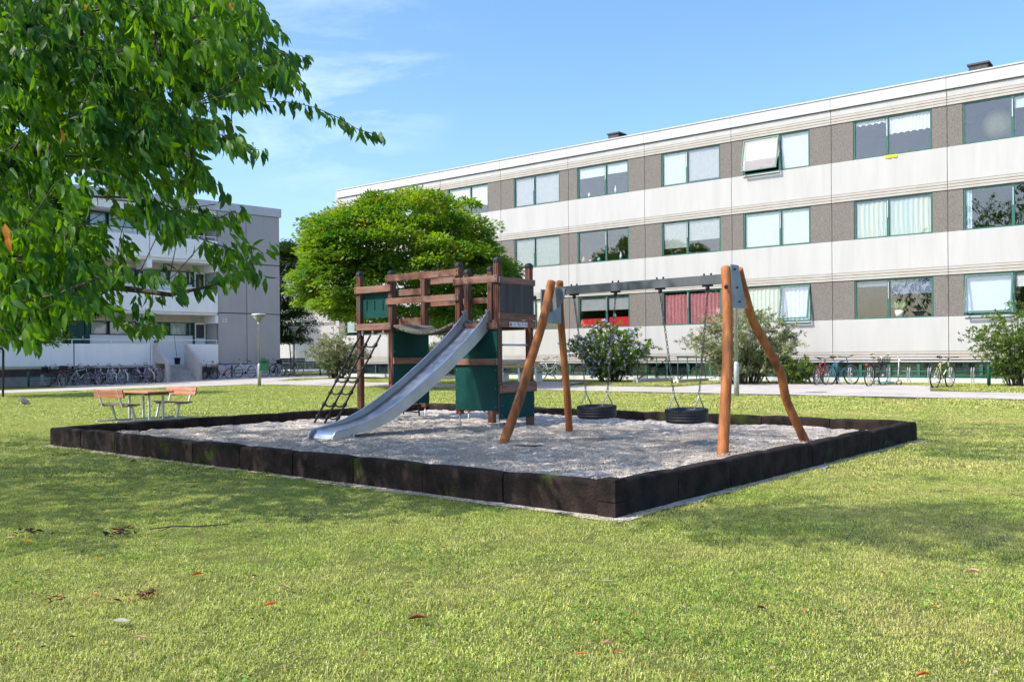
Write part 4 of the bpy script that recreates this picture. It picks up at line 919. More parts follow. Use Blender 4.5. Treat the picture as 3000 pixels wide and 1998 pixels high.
BL, BR_ = Vector((.50, 11.78, 2.06)), Vector((2.46, 9.98, 2.06)); bd = (BR_ - BL).normalized(); bn = Vector((-bd.y, bd.x, 0))
MB().obox((BL + BR_) / 2 - O_, bd, bn, (0, 0, 1), (BR_ - BL).length / 2, .045, .052).build("steel_beam", M_BEAM, sf)
def bolt(p, d, r=.017):
    p = Vector(p); d = Vector(d).normalized(); return MB().tube([p, p + d * .016], [r, r * .8], 8).build("bolt_head", M_BLACK, sf)
for p in (at(1567, 872, 11.28), at(2128, 841, 9.64)): bolt(p - O_, (-.1, -1, 0), .026)
# gusset plates: quarter disc at the left end, tapered plates at the right end
qp = [(0, .06), (-.02, .06)] + [(.30 * math.cos(a) , .02 - .30 * math.sin(a)) for a in np.linspace(0, math.pi / 2, 9)] + [(-.06, -.30)]
c = BL + bd * .02 - bn * .052 - O_
MB().prism(qp, c, bd, (0, 0, 1), bn, -.006, .006).build("gusset_plate", M_PLATE, sf)
MB().obox(BL - O_ + bd * .03 + Vector((0, 0, -.20)), bn, bd, (0, 0, 1), .20, .010, .22).build("gusset_plate", M_PLATE, sf)
tp = [(-.075, .15), (.09, .15), (.27, -.33), (-.075, -.33)]
MB().prism(tp, BR_ + bd * .05 - O_, (bn.x, bn.y, 0), (0, 0, 1), bd, -.008, .008).build("gusset_plate", M_PLATE, sf)
for u, z in ((.0, .10), (.05, -.10), (.10, -.26)): bolt(BR_ + bd * .058 + bn * u + Vector((0, 0, z)) - O_, bd, .011)
# hangers on the beam
def along(px):
    x = ray(px, 830)[0]; D = (BL.x * bd.y - BL.y * bd.x) / (x * bd.y - bd.x); return (Vector((x * D, D, 2.06)) - BL).dot(bd)
HX = [along(p) for p in (1682, 1803, 1934, 2073)]
for s in HX:
    p = BL + bd * s - O_; m = MB()
    for q in (-.045, .045): m.tube([p + bd * q + Vector((0, 0, .045)), p + bd * q + Vector((0, 0, .078))], .012, 6)
    m.obox(p + Vector((0, 0, -.062)), bd, bn, (0, 0, 1), .055, .03, .010); m.ball(p + Vector((0, 0, -.092)), .026, 10, 6); m.build("swing_hanger", M_BLACK, sf)
link = MB()
lk = [(.010, 0, .018), (.010, 0, -.018), (.006, 0, -.026), (0, 0, -.028), (-.006, 0, -.026), (-.010, 0, -.018), (-.010, 0, .018), (-.006, 0, .026), (0, 0, .028), (.006, 0, .026)]
def chain(p, q, par):
    n = int((q - p).length / .044); m = MB(); d = (q - p).normalized(); a = d.orthogonal().normalized(); b = d.cross(a)
    for i in range(n):
        c = p + (q - p) * (i + .5) / n; e = a if i % 2 else b
        m.tube([c + e * x + d * z for x, _, z in lk], .0042, 4, closed=True, smooth=False)
    return m.build("chain", M_BLACK, par)
M_CHAIN = mat("dull_chain", (0.10, 0.10, 0.105), rough=0.5, metal=0.5)
def tyre_prof():
    Rr, w = .25, .075
    return [(Rr - .088, -w * .72), (Rr - .060, -w * .98), (Rr - .022, -w), (Rr - .006, -w * .86), (Rr, -w * .62), (Rr, -w * .40), (Rr - .007, -w * .36), (Rr - .007, -w * .27), (Rr, -w * .22), (Rr, w * .02), (Rr - .007, w * .06), (Rr - .007, w * .15), (Rr, w * .2), (Rr, w * .42), (Rr - .006, w * .48), (Rr, w * .56), (Rr - .006, w * .86), (Rr - .022, w), (Rr - .060, w * .98), (Rr - .088, w * .72), (Rr - .094, w * .4), (Rr - .05, w * .2), (Rr - .05, -w * .2), (Rr - .094, -w * .4), (Rr - .088, -w * .72)]
for (h0, h1), cpx, lab in (((HX[0], HX[1]), 1745, "black tyre swing nearer the climbing frame, hanging flat on two chains"), ((HX[2], HX[3]), 2008, "black tyre swing next to the thick upright log, hanging flat on two chains")):
    s = along(cpx); c = BL + bd * s; c.z = 0.50
    ty = thing("tyre_swing", lab, "tyre swing", c, 0, "tyre swings on the swing frame")
    t_ = MB().lathe(tyre_prof(), 40).build("tyre", M_RUBBER, ty, None, (R(2), R(-1.5), 0))
    tr = MB()
    for k in range(44):
        a = 6.283 * k / 44; e = Vector((math.cos(a), math.sin(a), 0)); f = Vector((-math.sin(a), math.cos(a), 0))
        tr.obox(e * .246 + Vector((0, 0, .055)), f + e * .2, e, (0, 0, 1), .008, .004, .018)
        tr.obox(e * .218 + Vector((0, 0, .0735)), f, e, (0, 0, 1), .008, .02, .003)
    tr.build("tread", M_RUBBER, t_)
    for sg, h in ((-1, h0), (1, h1)):
        foot = bd * sg * .17; yk = foot + Vector((0, 0, .24)); yk += (BL + bd * h - c).normalized() * .0
        m = MB()
        for q in (-1, 1): m.tube([yk, yk - Vector((0, 0, .02)) + bn * q * .01, foot + bn * q * .12 + bd * sg * -.0 + Vector((0, 0, .07))], .0075, 6)
        m.build("yoke", M_GALV, ty)
        ch = chain(BL + bd * h - c + Vector((0, 0, -.115)), yk + Vector((0, 0, .01)), ty); ch.data.materials.clear(); ch.data.materials.append(M_CHAIN)
tg = gnd(1550, 1318, GZ); stick = MB().tube([(-.16, 0.02, .03), (-.05, -.01, .022), (.06, -.02, .02), (.14, .01, .03)], [.006, .011, .011, .004], 6).tube([(.06, -.02, .02), (.16, -.05, .03)], .005, 5)
o = stick.build("twig", M_BARK, None, (tg.x, tg.y, gravel_at(tg.x, tg.y))); tag(o, "dark broken twig lying on the gravel in front of the leaning log", "twig")
# ------------------------------------------------------------------ picnic table with two benches
pt0 = gnd(345, 1235, 0); pc = at(428, 1150, 17.7)
tb = thing("picnic_table", "picnic table with red slatted top and two attached benches with backs", "picnic table", (pc.x, pc.y, 0), R(-36)); tb.scale = (.79, .79, .79)
# local x along the boards, y across; table 1.3 long
def slat(nm, x0, x1, y0, y1, z0, z1, m, tilt=0): return MB().box(x0, x1, y0, y1, z0, z1, .006).build(nm, m, tb)
for k in range(5): slat("table_slat", -.66, .66, -.36 + k * .146, -.36 + k * .146 + .136, .70, .745, M_TABLE)
slat("batten", -.48, -.40, -.34, .34, .655, .699, M_TABLEW); slat("batten", .40, .48, -.34, .34, .655, .699, M_TABLEW)
for x in (-.44, .44):
    for y in (-.19, .19): MB().bar((x, y, 0), (x, y, .655), .045).build("leg", M_GALV, tb)
    MB().bar((x, -1.05, .03), (x, 1.05, .03), .05).build("ground_rail", M_GALV, tb)
for s in (-1, 1):
    for k in range(3): slat("seat_slat", -.66, .66, *sorted((s * (.55 + k * .118), s * (.55 + k * .118 + .108))), .425, .462, M_TABLEW)
    for k in range(2):
        y, z = .98 + k * .028, .66 + k * .105
        MB().box(-.66, .66, -.017, .017, -.048, .048, .006).build("back_slat", M_TABLE, tb, (0, s * y, z), (s * R(-14), 0, 0))
    for x in (-.44, .44):
        MB().bar((x, s * .55, .0), (x, s * .66, .42), .045).build("leg", M_GALV, tb)
        MB().bar((x, s * .52, .405), (x, s * .92, .405), .045, .035).build("bench_bracket", M_GALV, tb)
        MB().bar((x, s * .90, .40), (x, s * 1.03, .80), .045, .03).build("back_bracket", M_GALV, tb)
# ------------------------------------------------------------------ lamps, bin
M_LGLASS = mat("lamp_frosted", (0.62, 0.62, 0.58), rough=0.3, transl=0.4)
def lamp(label, p, h, m):
    t = thing("street_lamp", label, "lamp post", p, 0, "cone headed lamp posts")
    MB().lathe([(.075, -.05), (.075, .90), (.062, .97), (.045, 1.0)], 16).build("base", m, t)
    MB().lathe([(.045, .99), (.042, h - .50), (.055, h - .49), (.055, h - .40), (.03, h - .39)], 16).build("pole", m, t)
    MB().lathe([(.05, h - .40), (.31, h - .075), (.305, h - .07), (.045, h - .385)], 20).build("diffuser", M_LGLASS, t)
    MB().lathe([(.335, h - .085), (.335, h - .06), (.27, h - .02), (.02, h)], 24).build("top_disc", M_GALV, t)
    MB().lathe([(.10, h - .06), (.10, h - .30), (.03, h - .34)], 12).build("reflector", M_LWHITE, t)
    s = MB()
    for k in range(3): a = 2.1 * k + .4; s.bar((.05 * math.cos(a), .05 * math.sin(a), h - .40), (.325 * math.cos(a), .325 * math.sin(a), h - .07), .012)
    s.build("stay", M_GALV, t); return t
l1 = gnd(760, 1133, 0.0); lamp("galvanised lamp post with a green bin on it, before the grey end wall", (l1.x, l1.y, 0), 3.2, M_GALV)
l2 = at(2158, 1152, 25.4); lamp("slim lamp post rising behind the thick upright swing log", (l2.x, l2.y, gz(l2.x, l2.y)), 3.18, M_GALV)
l3 = at(862, 1098, 57); lamp("distant dark lamp post under the dark tree beside the grey end wall", (l3.x, l3.y, 0.0), 3.3, mat("dark_lamp_paint", (0.12, 0.12, 0.125), rough=0.5, metal=0.4))
wb = thing("waste_bin", "green rounded waste bin hanging on the lamp post near the grey end wall", "waste bin", (l1.x + .235, l1.y + .02, 0))
bp_ = [(-.15, .70), (.15, .70), (.15, 1.12), (.135, 1.20), (.09, 1.255), (.02, 1.275), (-.06, 1.27), (-.12, 1.23), (-.15, 1.15)]
MB().prism(bp_, (0, 0, 0), (1, 0, 0), (0, 0, 1), (0, 1, 0), -.14, .14).build("body", mat("bin_green", (0.012, 0.115, 0.06), rough=0.35), wb)
MB().box(-.10, .12, -.146, -.1405, 1.03, 1.13).build("opening", M_BLACK, wb)
MB().box(-.20, -.151, -.03, .03, .8, .84).box(-.20, -.151, -.03, .03, 1.1, 1.14).build("bracket", M_GALV, wb)
# ------------------------------------------------------------------ green railings beside the cellar stairs
def railing(label, u0, u1, v0, v1, kind):
    """a ramp down to the cellar door: low concrete walls with green railings, u along the block, v out from it"""
    t = thing("cellar_stair_railing", label, "railing", (*fp((u0 + u1) / 2, 0), 0.0), ROT_A)
    w = (u1 - u0) / 2; g = 0.13
    for sx in (-w, w):
        mb = MB()
        mb.tube([(sx, -v0, g + 1.0), (sx, -v1, g + 1.02)], .026, 8).build("top_rail", M_RACK, t)
        for k in range(4):
            y = -v0 + (-v1 + v0) * (k + .1) / 3.2; MB().tube([(sx, y, g + .02), (sx, y, g + 1.0)], .022, 8).build("rail_post", M_RACK, t)
        MB().tube([(sx, -v0 + .1, g + .95), (sx, -v1 - .15, g + .05)], .02, 8).build("diagonal_rail", M_BLACK, t)
        MB().box(sx - .11, sx + .11, -max(v0, v1) - .1, -min(v0, v1), -.2, g + .15).build("low_wall", M_PLINTHW, t)
    MB().box(-w + .11, w - .11, -max(v0, v1) + .3, -.03, -.15, .02).build("ramp_floor", M_STEP, t)
    return t
for (pa, pb, lab) in ((1880, 2015, "green tube railing of the cellar steps between the two tall bushes"), (1058, 1150, "green tube railing of the cellar steps glimpsed behind the rope net")):
    A_ = ground(pa, 1118); B_ = at(pb, 1110, 35) 
    ua = (A_.xy - F0).dot(AX); va = (F0 - A_.xy).dot(BX)
    railing(lab, ua + .3, ua + 2.1, 0.5, 3.0, 0)
# ------------------------------------------------------------------ wooden bench behind the climbing frame
bp = ground(1535, 1118); wbn = thing("park_bench", "pale bench with dark seat seen between the tower posts", "bench", (bp.x, bp.y, bp.z), ROT_A)
M_PALEW = mat("pale_bench_wood", (0.62, 0.50, 0.32), (0.52, 0.41, 0.26), 4, 0.6)
for k in range(2): MB().box(-1.15, 1.15, -.40 - .0, -.37, .60 + k * .14, .72 + k * .14, .006).build("back_slat", M_PALEW, wbn)
for k in range(3): MB().box(-1.15, 1.15, -.33 + k * .13, -.22 + k * .13, .42, .455, .005).build("seat_slat", M_BLACK, wbn)
for x in (-.9, .0, .9): MB().box(x - .04, x + .04, -.35, .05, 0, .42).box(x - .04, x + .04, -.368, -.345, .4, .88).build("leg", M_LWHITE, wbn)
# ------------------------------------------------------------------ bicycle racks
def rack(label, p, q, hoops):
    p, q = Vector(p), Vector(q); d = (q - p); Ln = d.length; a = math.atan2(d.y, d.x)
    t = thing("bicycle_rack", label, "bicycle rack", (p.x, p.y, gz(p.x, p.y)), a)
    for x in ([0, Ln] if Ln < 6 else [0, Ln / 2, Ln]): MB().lathe([(.055, -.05), (.055, .70), (.04, .745), (.01, .755)], 12, (x, 0, 0)).build("post", M_RACK, t)
    for z in (.30, .46): MB().tube([(0, 0, z), (Ln, 0, z)], .020, 8).build("rail", M_RACK, t)
    for k in range(hoops):
        x = Ln * (k + .7) / (hoops + .4)
        for e in (-.035, .035): MB().tube([(x + e, .10 * math.cos(s) - .02, .36 + .24 * math.sin(s)) for s in np.linspace(0, 6.283, 15)[:-1]], .009, 5, closed=True).build("hoop", M_GALV, t)
    return t
ra, rb_ = ground(2480, 1130), ground(2872, 1137); rm_ = fp((rb_.xy - F0).dot(AX), 2.55); rn_ = fp((ra.xy - F0).dot(AX) - .6, 2.55)
rack("green bicycle rack with round hoops along the right end of the block", (*rn_, 0), (*rm_, 0), 7)
rack("green bicycle rack under the terrace of the left block", (*lp(-14.2, 1.0), 0), (*lp(-8.0, 1.0), 0), 7)
rack("dark green bicycle rack along the grey end wall", (*lp(-3.6, .9), 0), (*lp(2.2, .9), 0), 5)
# ------------------------------------------------------------------ bicycles
def bmat(key, c, **k):
    if "bp_" + key not in MATS: mat("bp_" + key, c, rough=0.35, coat=.3, **k)
    return MATS["bp_" + key]
WM = {}
def wheel_meshes(r):
    if r in WM: return WM[r]
    ty = MB().tube([(r * math.cos(a), 0, r * math.sin(a)) for a in np.linspace(0, 6.283, 29)[:-1]], .023, 6, closed=True).mesh("tyre"); ty.materials.append(M_BLACK)
    rm = MB().tube([((r - .024) * math.cos(a), 0, (r - .024) * math.sin(a)) for a in np.linspace(0, 6.283, 29)[:-1]], .011, 5, closed=True)
    for k in range(18):
        a = 6.283 * k / 18; e = Vector((math.cos(a), 0, math.sin(a))); f = Vector((math.cos(a + .5), 0, math.sin(a + .5)))
        rm.tube([f * .03 + Vector((0, .02 * (-1) ** k, 0)), e * (r - .03)], .0022, 3, caps=False)
    rm.tube([(0, -.045, 0), (0, .045, 0)], .025, 8); rim = rm.mesh("wheel"); rim.materials.append(M_CHROME)
    WM[r] = (rim, ty); return WM[r]
def bicycle(label, cat_loc, heading, colr, step=True, r=.34, guards=None, basket=None, rack_=True, lean=0.0, bars='city', red=True, sad=(0.02, 0.02, 0.022), seatclr=None):
    """frame along local x, front wheel at +x"""
    t = thing("bicycle", label, "bicycle", cat_loc, heading, "bicycles parked round the blocks"); t.rotation_euler = (R(lean), 0, heading)
    k = r / .34; fm = bmat("%.2f_%.2f_%.2f" % colr, colr); wb_ = .52 * k
    rim, ty = wheel_meshes(r)
    for x in (-wb_, wb_):
        w = obj("wheel", rim, None, t, (x, 0, r)); obj("tyre", ty, None, w)
    f = MB(); bb = Vector((-.08 * k, 0, r * .82)); sc = Vector((-.22 * k, 0, .78 * k)); hd = Vector((.36 * k, 0, .82 * k)); hl = Vector((.385 * k, 0, .66 * k))
    f.tube([bb, sc], .016, 7); f.tube([hd, hl], .021, 7)
    if step: f.tube([hl, Vector((.18 * k, 0, .42 * k)), Vector((.02 * k, 0, r * .9)), bb], .020, 7); f.tube([hd.lerp(hl, .3), Vector((.16 * k, 0, .54 * k)), sc.lerp(bb, .55)], .014, 7)
    else: f.tube([hl, bb], .020, 7); f.tube([hd, sc.lerp(bb, .12)], .018, 7)
    for s in (-1, 1):
        f.tube([bb + Vector((0, .03 * s, 0)), (-wb_, .05 * s, r)], .010, 5); f.tube([sc + Vector((0, .02 * s, -.04)), (-wb_, .05 * s, r)], .009, 5)
        f.tube([hl, (hl.x + .03 * k, .05 * s, .60 * k), (wb_, .05 * s, r)], .011, 5)
    f.build("frame", fm, t)
    ch = MB().lathe([(.085 * k, -.006), (.085 * k, .006)], 14, bb + Vector((0, .05, 0)), Matrix.Rotation(math.pi / 2, 3, 'X'))
    for s in (-1, 1): ch.bar(bb + Vector((0, .07 * s, 0)), bb + Vector((.10 * s * k, .075 * s, -.12 * s * k)), .018); ch.obox(bb + Vector((.10 * s * k, .12 * s, -.12 * s * k)), (1, 0, 0), (0, 1, 0), (0, 0, 1), .045, .045, .012)
    ch.build("crank", M_BLACK, t)
    sd = MB(); sm = bmat("saddle%.2f%.2f%.2f" % sad, sad)
    top = sc + Vector((-.03 * k, 0, .16 * k)); V = []
    for (x, wd, z) in ((.15, .018, .0), (.06, .03, .012), (-.02, .07, .012), (-.09, .095, .02), (-.13, .07, .018)): V += [top + Vector((x, -wd, z - .03)), top + Vector((x, 0, z + .012)), top + Vector((x, wd, z - .03))]
    sd.add(V, [(i * 3 + j, i * 3 + j + 1, i * 3 + 4 + j, i * 3 + 3 + j) for i in range(4) for j in range(2)] + [tuple(range(0, 15, 3)) + tuple(range(14, 0, -3))], True); sd.build("saddle", sm, t)
    MB().tube([sc, top + Vector((-.02, 0, -.01))], .013, 7).build("seat_post", M_CHROME, t)
    hb = MB(); st = hd + Vector((-.035 * k, 0, .10 * k))
    hb.tube([hd, st], .014, 7)
    if bars == 'city': hb.tube([(st.x - .16, -.29, st.z + .10), (st.x - .03, -.26, st.z + .13), (st.x + .05, -.14, st.z + .09), (st.x + .03, 0, st.z), (st.x + .05, .14, st.z + .09), (st.x - .03, .26, st.z + .13), (st.x - .16, .29, st.z + .10)], .011, 6)
    else: hb.tube([(st.x - .02, -.31, st.z + .04), (st.x + .03, -.1, st.z + .02), (st.x + .05, 0, st.z), (st.x + .03, .1, st.z + .02), (st.x - .02, .31, st.z + .04)], .012, 6)
    h = hb.build("handlebar", M_CHROME if bars == 'city' else M_BLACK, t)
    gp = MB()
    for s in (-1, 1):
        if bars == 'city': gp.tube([(st.x - .19, .292 * s, st.z + .093), (st.x - .07, .275 * s, st.z + .122)], .018, 7)
        else: gp.tube([(st.x - .025, .33 * s, st.z + .042), (st.x - .01, .22 * s, st.z + .034)], .018, 7)
    gp.build("grip", M_BLACK, h)
    if guards is not None:
        gm = bmat("%.2f_%.2f_%.2f" % guards, guards)
        for x, a0, a1 in ((-wb_, .35, 3.6), (wb_, .5, 2.6)):
            m = MB(); N = 14; V = []
            for i in range(N + 1):
                a = a0 + (a1 - a0) * i / N
                for y, rr in ((-.028, r + .022), (0, r + .036), (.028, r + .022)): V.append((x + rr * math.cos(a), y, r + rr * math.sin(a)))
            m.add(V, [(i * 3 + j, i * 3 + j + 1, i * 3 + 4 + j, i * 3 + 3 + j) for i in range(N) for j in range(2)], True).build("mudguard", gm, t)
    if rack_:
        m = MB(); z = r * 2 + .07
        for y in (-.06, 0, .06): m.tube([(-.30 * k, y, z), (-wb_ - .22 * k, y, z)], .006, 5)
        m.box(-wb_ - .235 * k, -wb_ - .215 * k, -.07, .07, z - .015, z + .015)
        for s in (-1, 1): m.tube([(-wb_, .055 * s, r), (-wb_ - .10, .055 * s, z)], .006, 5)
        rr = m.build("luggage_rack", guards and bmat("%.2f_%.2f_%.2f" % guards, guards) or M_BLACK, t)
        if red: MB().box(-wb_ - .255 * k, -wb_ - .236 * k, -.045, .045, z - .06, z - .015).build("rear_light", bmat("redlight", (0.55, 0.01, 0.015)), t)
    if basket:
        bm, where = basket; m = MB(); x0 = st.x + .08 if where == 'f' else -wb_ - .20; w, l_, hh = .17, .26, .22; z0 = st.z - .20 if where == 'f' else r * 2 + .09
        nw = 8
        for lv in range(4):
            zz = z0 + hh * lv / 3; e = .86 + .14 * lv / 3
            m.tube([(x0, -w * e, zz), (x0 + l_, -w * e, zz), (x0 + l_, w * e, zz), (x0, w * e, zz)], .007, 4, closed=True)
        for i in range(nw):
            y = -w + 2 * w * i / (nw - 1); m.tube([(x0, y, z0 + hh), (x0, y * .86, z0), (x0 + l_, y * .86, z0), (x0 + l_, y, z0 + hh)], .005, 4, caps=False)
        for i in range(5): x = x0 + l_ * i / 4; m.tube([(x, -w, z0 + hh), (x, -w * .86, z0)], .005, 4, caps=False); m.tube([(x, w, z0 + hh), (x, w * .86, z0)], .005, 4, caps=False)
        if bm != 'wire': m.box(x0 + .01, x0 + l_ - .01, -w * .88, w * .88, z0 + .01, z0 + hh * .93)
        m.build("basket", dict(black=M_BLACK, wire=M_BLACK, wood=M_TABLEW)[bm], t)
    m = MB().tube([(-.16 * k, -.05, r * .8), (-.24 * k, -.17, .0)], .008, 5); m.build("kickstand", M_CHROME, t)
    return t
BK, WH_, LIL, GRY, PINK, RED, BLU, SIL = (0.015, 0.016, 0.018), (0.75, 0.77, 0.80), (0.42, 0.22, 0.50), (0.16, 0.17, 0.18), (0.62, 0.10, 0.16), (0.42, 0.02, 0.04), (0.03, 0.12, 0.32), (0.45, 0.47, 0.5)
def bl(px, py, u_off=0, **k): return ground(px, py)
AL = ROT_L
def pl_(px, d, deg):
    u = lu(px, -d); x, y = lp(u, d); return (x, y, gz(x, y) + .02), R(deg)
def place(px, py): p = ground(px, py); return (p.x, p.y, p.z)
bicycle("black bicycle with a black front basket, leftmost by the left terrace", *pl_(160, 1.35, 158), BK, True, .34, BK, ('black', 'f'), lean=-4)
bicycle("grey bicycle second from the left by the left terrace", *pl_(203, 1.35, 84), GRY, False, .34, BK, ('black', 'b'), lean=4)
bicycle("white bicycle with a wire front basket below the dark terrace gap post", *pl_(232, 1.3, 66), (0.6, 0.62, 0.64), False, .34, None, ('wire', 'f'), False, lean=5)
bicycle("lilac step through bicycle with a dark basket by the left terrace", *pl_(273, 1.3, 150), LIL, True, .31, BK, ('wire', 'f'), lean=-3)
bicycle("pale lilac bicycle with high handlebars by the left terrace", *pl_(306, 1.2, 152), (0.62, 0.60, 0.76), True, .34, (0.6, 0.6, 0.66), lean=3)
bicycle("white bicycle with white mudguards and red rear reflector by the left terrace", *pl_(340, 1.2, 150), WH_, True, .34, WH_, lean=3)
bicycle("lilac and white bicycle left of the outside stair", *pl_(418, 1.2, 152), (0.52, 0.36, 0.60), True, .34, WH_, lean=-3)
bicycle("grey bicycle with a wooden rear crate beside the outside stair", *pl_(447, 1.0, 148), SIL, True, .34, None, ('wood', 'b'), lean=3)
bicycle("black bicycle half hidden right of the outside stair", *pl_(612, 1.0, 140), BK, True, .34, BK, lean=3)
bicycle("small pink child bicycle with orange basket near the outside stair", *pl_(650, 1.3, 205), PINK, True, .27, None, None, True, lean=-4, sad=(0.03, 0.12, 0.45))
bicycle("white bicycle parked alone before the grey end wall", *pl_(717, 1.1, 152), WH_, True, .34, WH_, lean=3)
bicycle("black bicycle with front basket behind the waste bin", *pl_(797, 1.3, 160), BK, True, .34, None, ('black', 'f'), lean=3)
bicycle("black bicycle in the middle of the three beyond the waste bin", *pl_(820, 1.6, 150), (0.03, 0.03, 0.033), True, .34, BK, lean=-3)
bicycle("black bicycle with a rear basket, farthest right by the grey end wall", *pl_(846, 1.4, 30), (0.02, 0.02, 0.03), True, .34, None, ('black', 'b'), lean=3)
bicycle("dark bicycle mostly hidden by the tall green panel", place(1362, 1108), ROT_A + R(-8), GRY, False, .34, None, lean=3)
bicycle("dark bicycle behind the pale bench", place(1530, 1104), ROT_A + R(12), BK, True, .34, BK, lean=3)
bicycle("black bicycle leaning behind the right tower post", place(1585, 1108), ROT_A + R(32), (0.025, 0.025, 0.028), True, .34, None, lean=-4)
bicycle("silver bicycle between the tower and the flowering bush", place(1612, 1112), ROT_A + R(-2), SIL, True, .34, SIL, lean=3)
bicycle("small pink child bicycle beside the tall bush, right of the bent log", place(2368, 1123), ROT_A + R(84), (0.70, 0.16, 0.22), True, .22, (0.7, 0.2, 0.25), None, True, lean=-4, red=False, sad=(.7, .68, .66))
bicycle("red mountain bicycle with black wheels right of the bent log", place(2405, 1127), ROT_A + R(92), RED, False, .33, None, None, False, lean=3, bars='flat')
bicycle("blue and black bicycle next to the red one", place(2462, 1127), ROT_A + R(64), BLU, False, .35, None, None, False, lean=-3, bars='flat')
bicycle("black bicycle with red rear light and wire basket at the right rack", place(2566, 1130), ROT_A + R(82), BK, True, .34, None, ('wire', 'f'), True, lean=3)
bicycle("silver and yellow mountain bicycle standing alone at the right rack", place(2760, 1135), ROT_A + R(79), (0.62, 0.60, 0.25), False, .34, None, None, False, lean=3, bars='flat')
ks = thing("kick_scooter", "grey kick scooter tipped against the green rack post", "scooter", place(2600, 1128), ROT_A + R(35)); ks.rotation_euler = (R(26), 0, ROT_A + R(30))
MB().box(-.32, .22, -.06, .06, .08, .105, .01).build("deck", bmat("scoot", (0.05, 0.22, 0.18)), ks); MB().tube([(.22, 0, .09), (.32, 0, .16), (.26, 0, .98)], .018, 8).build("stem", M_GALV, ks)
MB().tube([(.26, -.2, .97), (.26, .2, .97)], .016, 7).build("handlebar", M_GALV, ks)
for x in (-.36, .36): MB().tube([(x + .085 * math.cos(a), 0, .09 + .085 * math.sin(a)) for a in np.linspace(0, 6.283, 17)[:-1]], .016, 6, closed=True).build("wheel", M_BLACK, ks)
# ------------------------------------------------------------------ two jackdaws on the lawn
M_BIRD = mat("bird_feathers", (0.035, 0.036, 0.04), (0.075, 0.076, 0.08), 30, 0.6, coords='obj'); M_BIRDG = mat("bird_grey_neck", (0.22, 0.22, 0.23), rough=0.7)
def bird(lab, p, rz, sc=1.0):
    t = thing("jackdaw", lab, "bird", p, rz, "jackdaws on the lawn"); t.scale = (sc,) * 3
    pts = [(.135, 0, .175), (.12, 0, .178), (.095, 0, .180), (.07, 0, .172), (.045, 0, .150), (.0, 0, .120), (-.05, 0, .105), (-.10, 0, .098), (-.15, 0, .090), (-.20, 0, .082)]
    body = MB().tube(pts, [.004, .016, .027, .030, .034, .046, .044, .030, .018, .010], 12).build("body", M_BIRD, t)
    MB().tube([(.120, 0, .176), (.140, 0, .174), (.160, 0, .168)], [.010, .007, .002], 6).build("beak", M_BLACK, t)
    MB().tube([(.075, 0, .176), (.05, 0, .158)], [.0315, .0365], 12, caps=False).build("neck_feathers", M_BIRDG, t)
    for s in (-1, 1):
        V = [(.03, .040 * s, .142), (.0, .050 * s, .118), (-.08, .040 * s, .088), (-.20, .012 * s, .082), (-.10, .026 * s, .124), (-.03, .036 * s, .146)]
        w = MB().add(V, [(0, 1, 2, 5), (5, 2, 4), (2, 3, 4)]).build("wing", M_BIRD, t); sm_ = w.modifiers.new("thick", 'SOLIDIFY'); sm_.thickness = .006
        MB().tube([(-.01, .018 * s, .085), (-.02, .02 * s, .04), (-.005, .02 * s, .004), (.025, .022 * s, .003)], .0035, 5).build("leg", M_BLACK, t)
        MB().ball((.106, .021 * s, .184), .0045, 8, 6).build("eye", M_LWHITE, t)
b1 = gnd(70, 1192, 0); bird("dark jackdaw on the lawn standing in front of the other", b1, R(172), 1.05)
b2 = gnd(66, 1185, 0); bird("dark jackdaw on the lawn standing just behind the other", (b2.x, b2.y, 0.01), R(165), 1.05)
# ------------------------------------------------------------------ foliage materials
def leafmat(name, c1, c2, c3=None, tr=0.45, rough=0.42, scale=2.0, spec=0.35, ds=9.0):
    """leaf colour varying from leaf clump to leaf clump, lit through from behind"""
    m = mat(name, c1, c2, scale, rough, transl=tr, spec=spec, lo=0.38, hi=0.62, dirt=(c3, ds, 0.60, 0.72) if c3 else None)
    return m
M_CHERRY = leafmat("cherry_leaf", (0.024, 0.095, 0.020), (0.135, 0.285, 0.030), (0.18, 0.30, 0.028), 0.50, 0.45, 1.6, 0.28)
M_GLOBE = leafmat("globe_tree_leaf", (0.060, 0.160, 0.026), (0.20, 0.31, 0.040), (0.36, 0.31, 0.048), 0.42, 0.5, 0.8, ds=1.1)
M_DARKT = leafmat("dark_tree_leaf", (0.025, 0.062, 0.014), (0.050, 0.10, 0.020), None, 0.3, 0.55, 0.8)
M_LIME = leafmat("left_tree_leaf", (0.06, 0.16, 0.022), (0.15, 0.25, 0.03), None, 0.45, 0.5, 0.8)
M_BUDD = leafmat("buddleia_leaf", (0.17, 0.24, 0.09), (0.29, 0.31, 0.17), (0.28, 0.20, 0.12), 0.25, 0.7, 2.0)
M_HIB = leafmat("hibiscus_leaf", (0.075, 0.16, 0.025), (0.15, 0.24, 0.035), None, 0.35, 0.5, 2.0)
M_FLOW = mat("mauve_flower", (0.50, 0.46, 0.74), (0.62, 0.56, 0.84), 6, 0.7, transl=0.3)
M_BUDF = mat("purple_spike", (0.30, 0.18, 0.42), (0.22, 0.13, 0.16), 6, 0.8)
M_SHRUB = leafmat("corner_shrub_leaf", (0.075, 0.15, 0.03), (0.15, 0.22, 0.045), (0.14, 0.08, 0.04), 0.35, 0.5, 2.0)
def rdir(n, r): v = r.normal(size=(n, 3)); return unit(v)
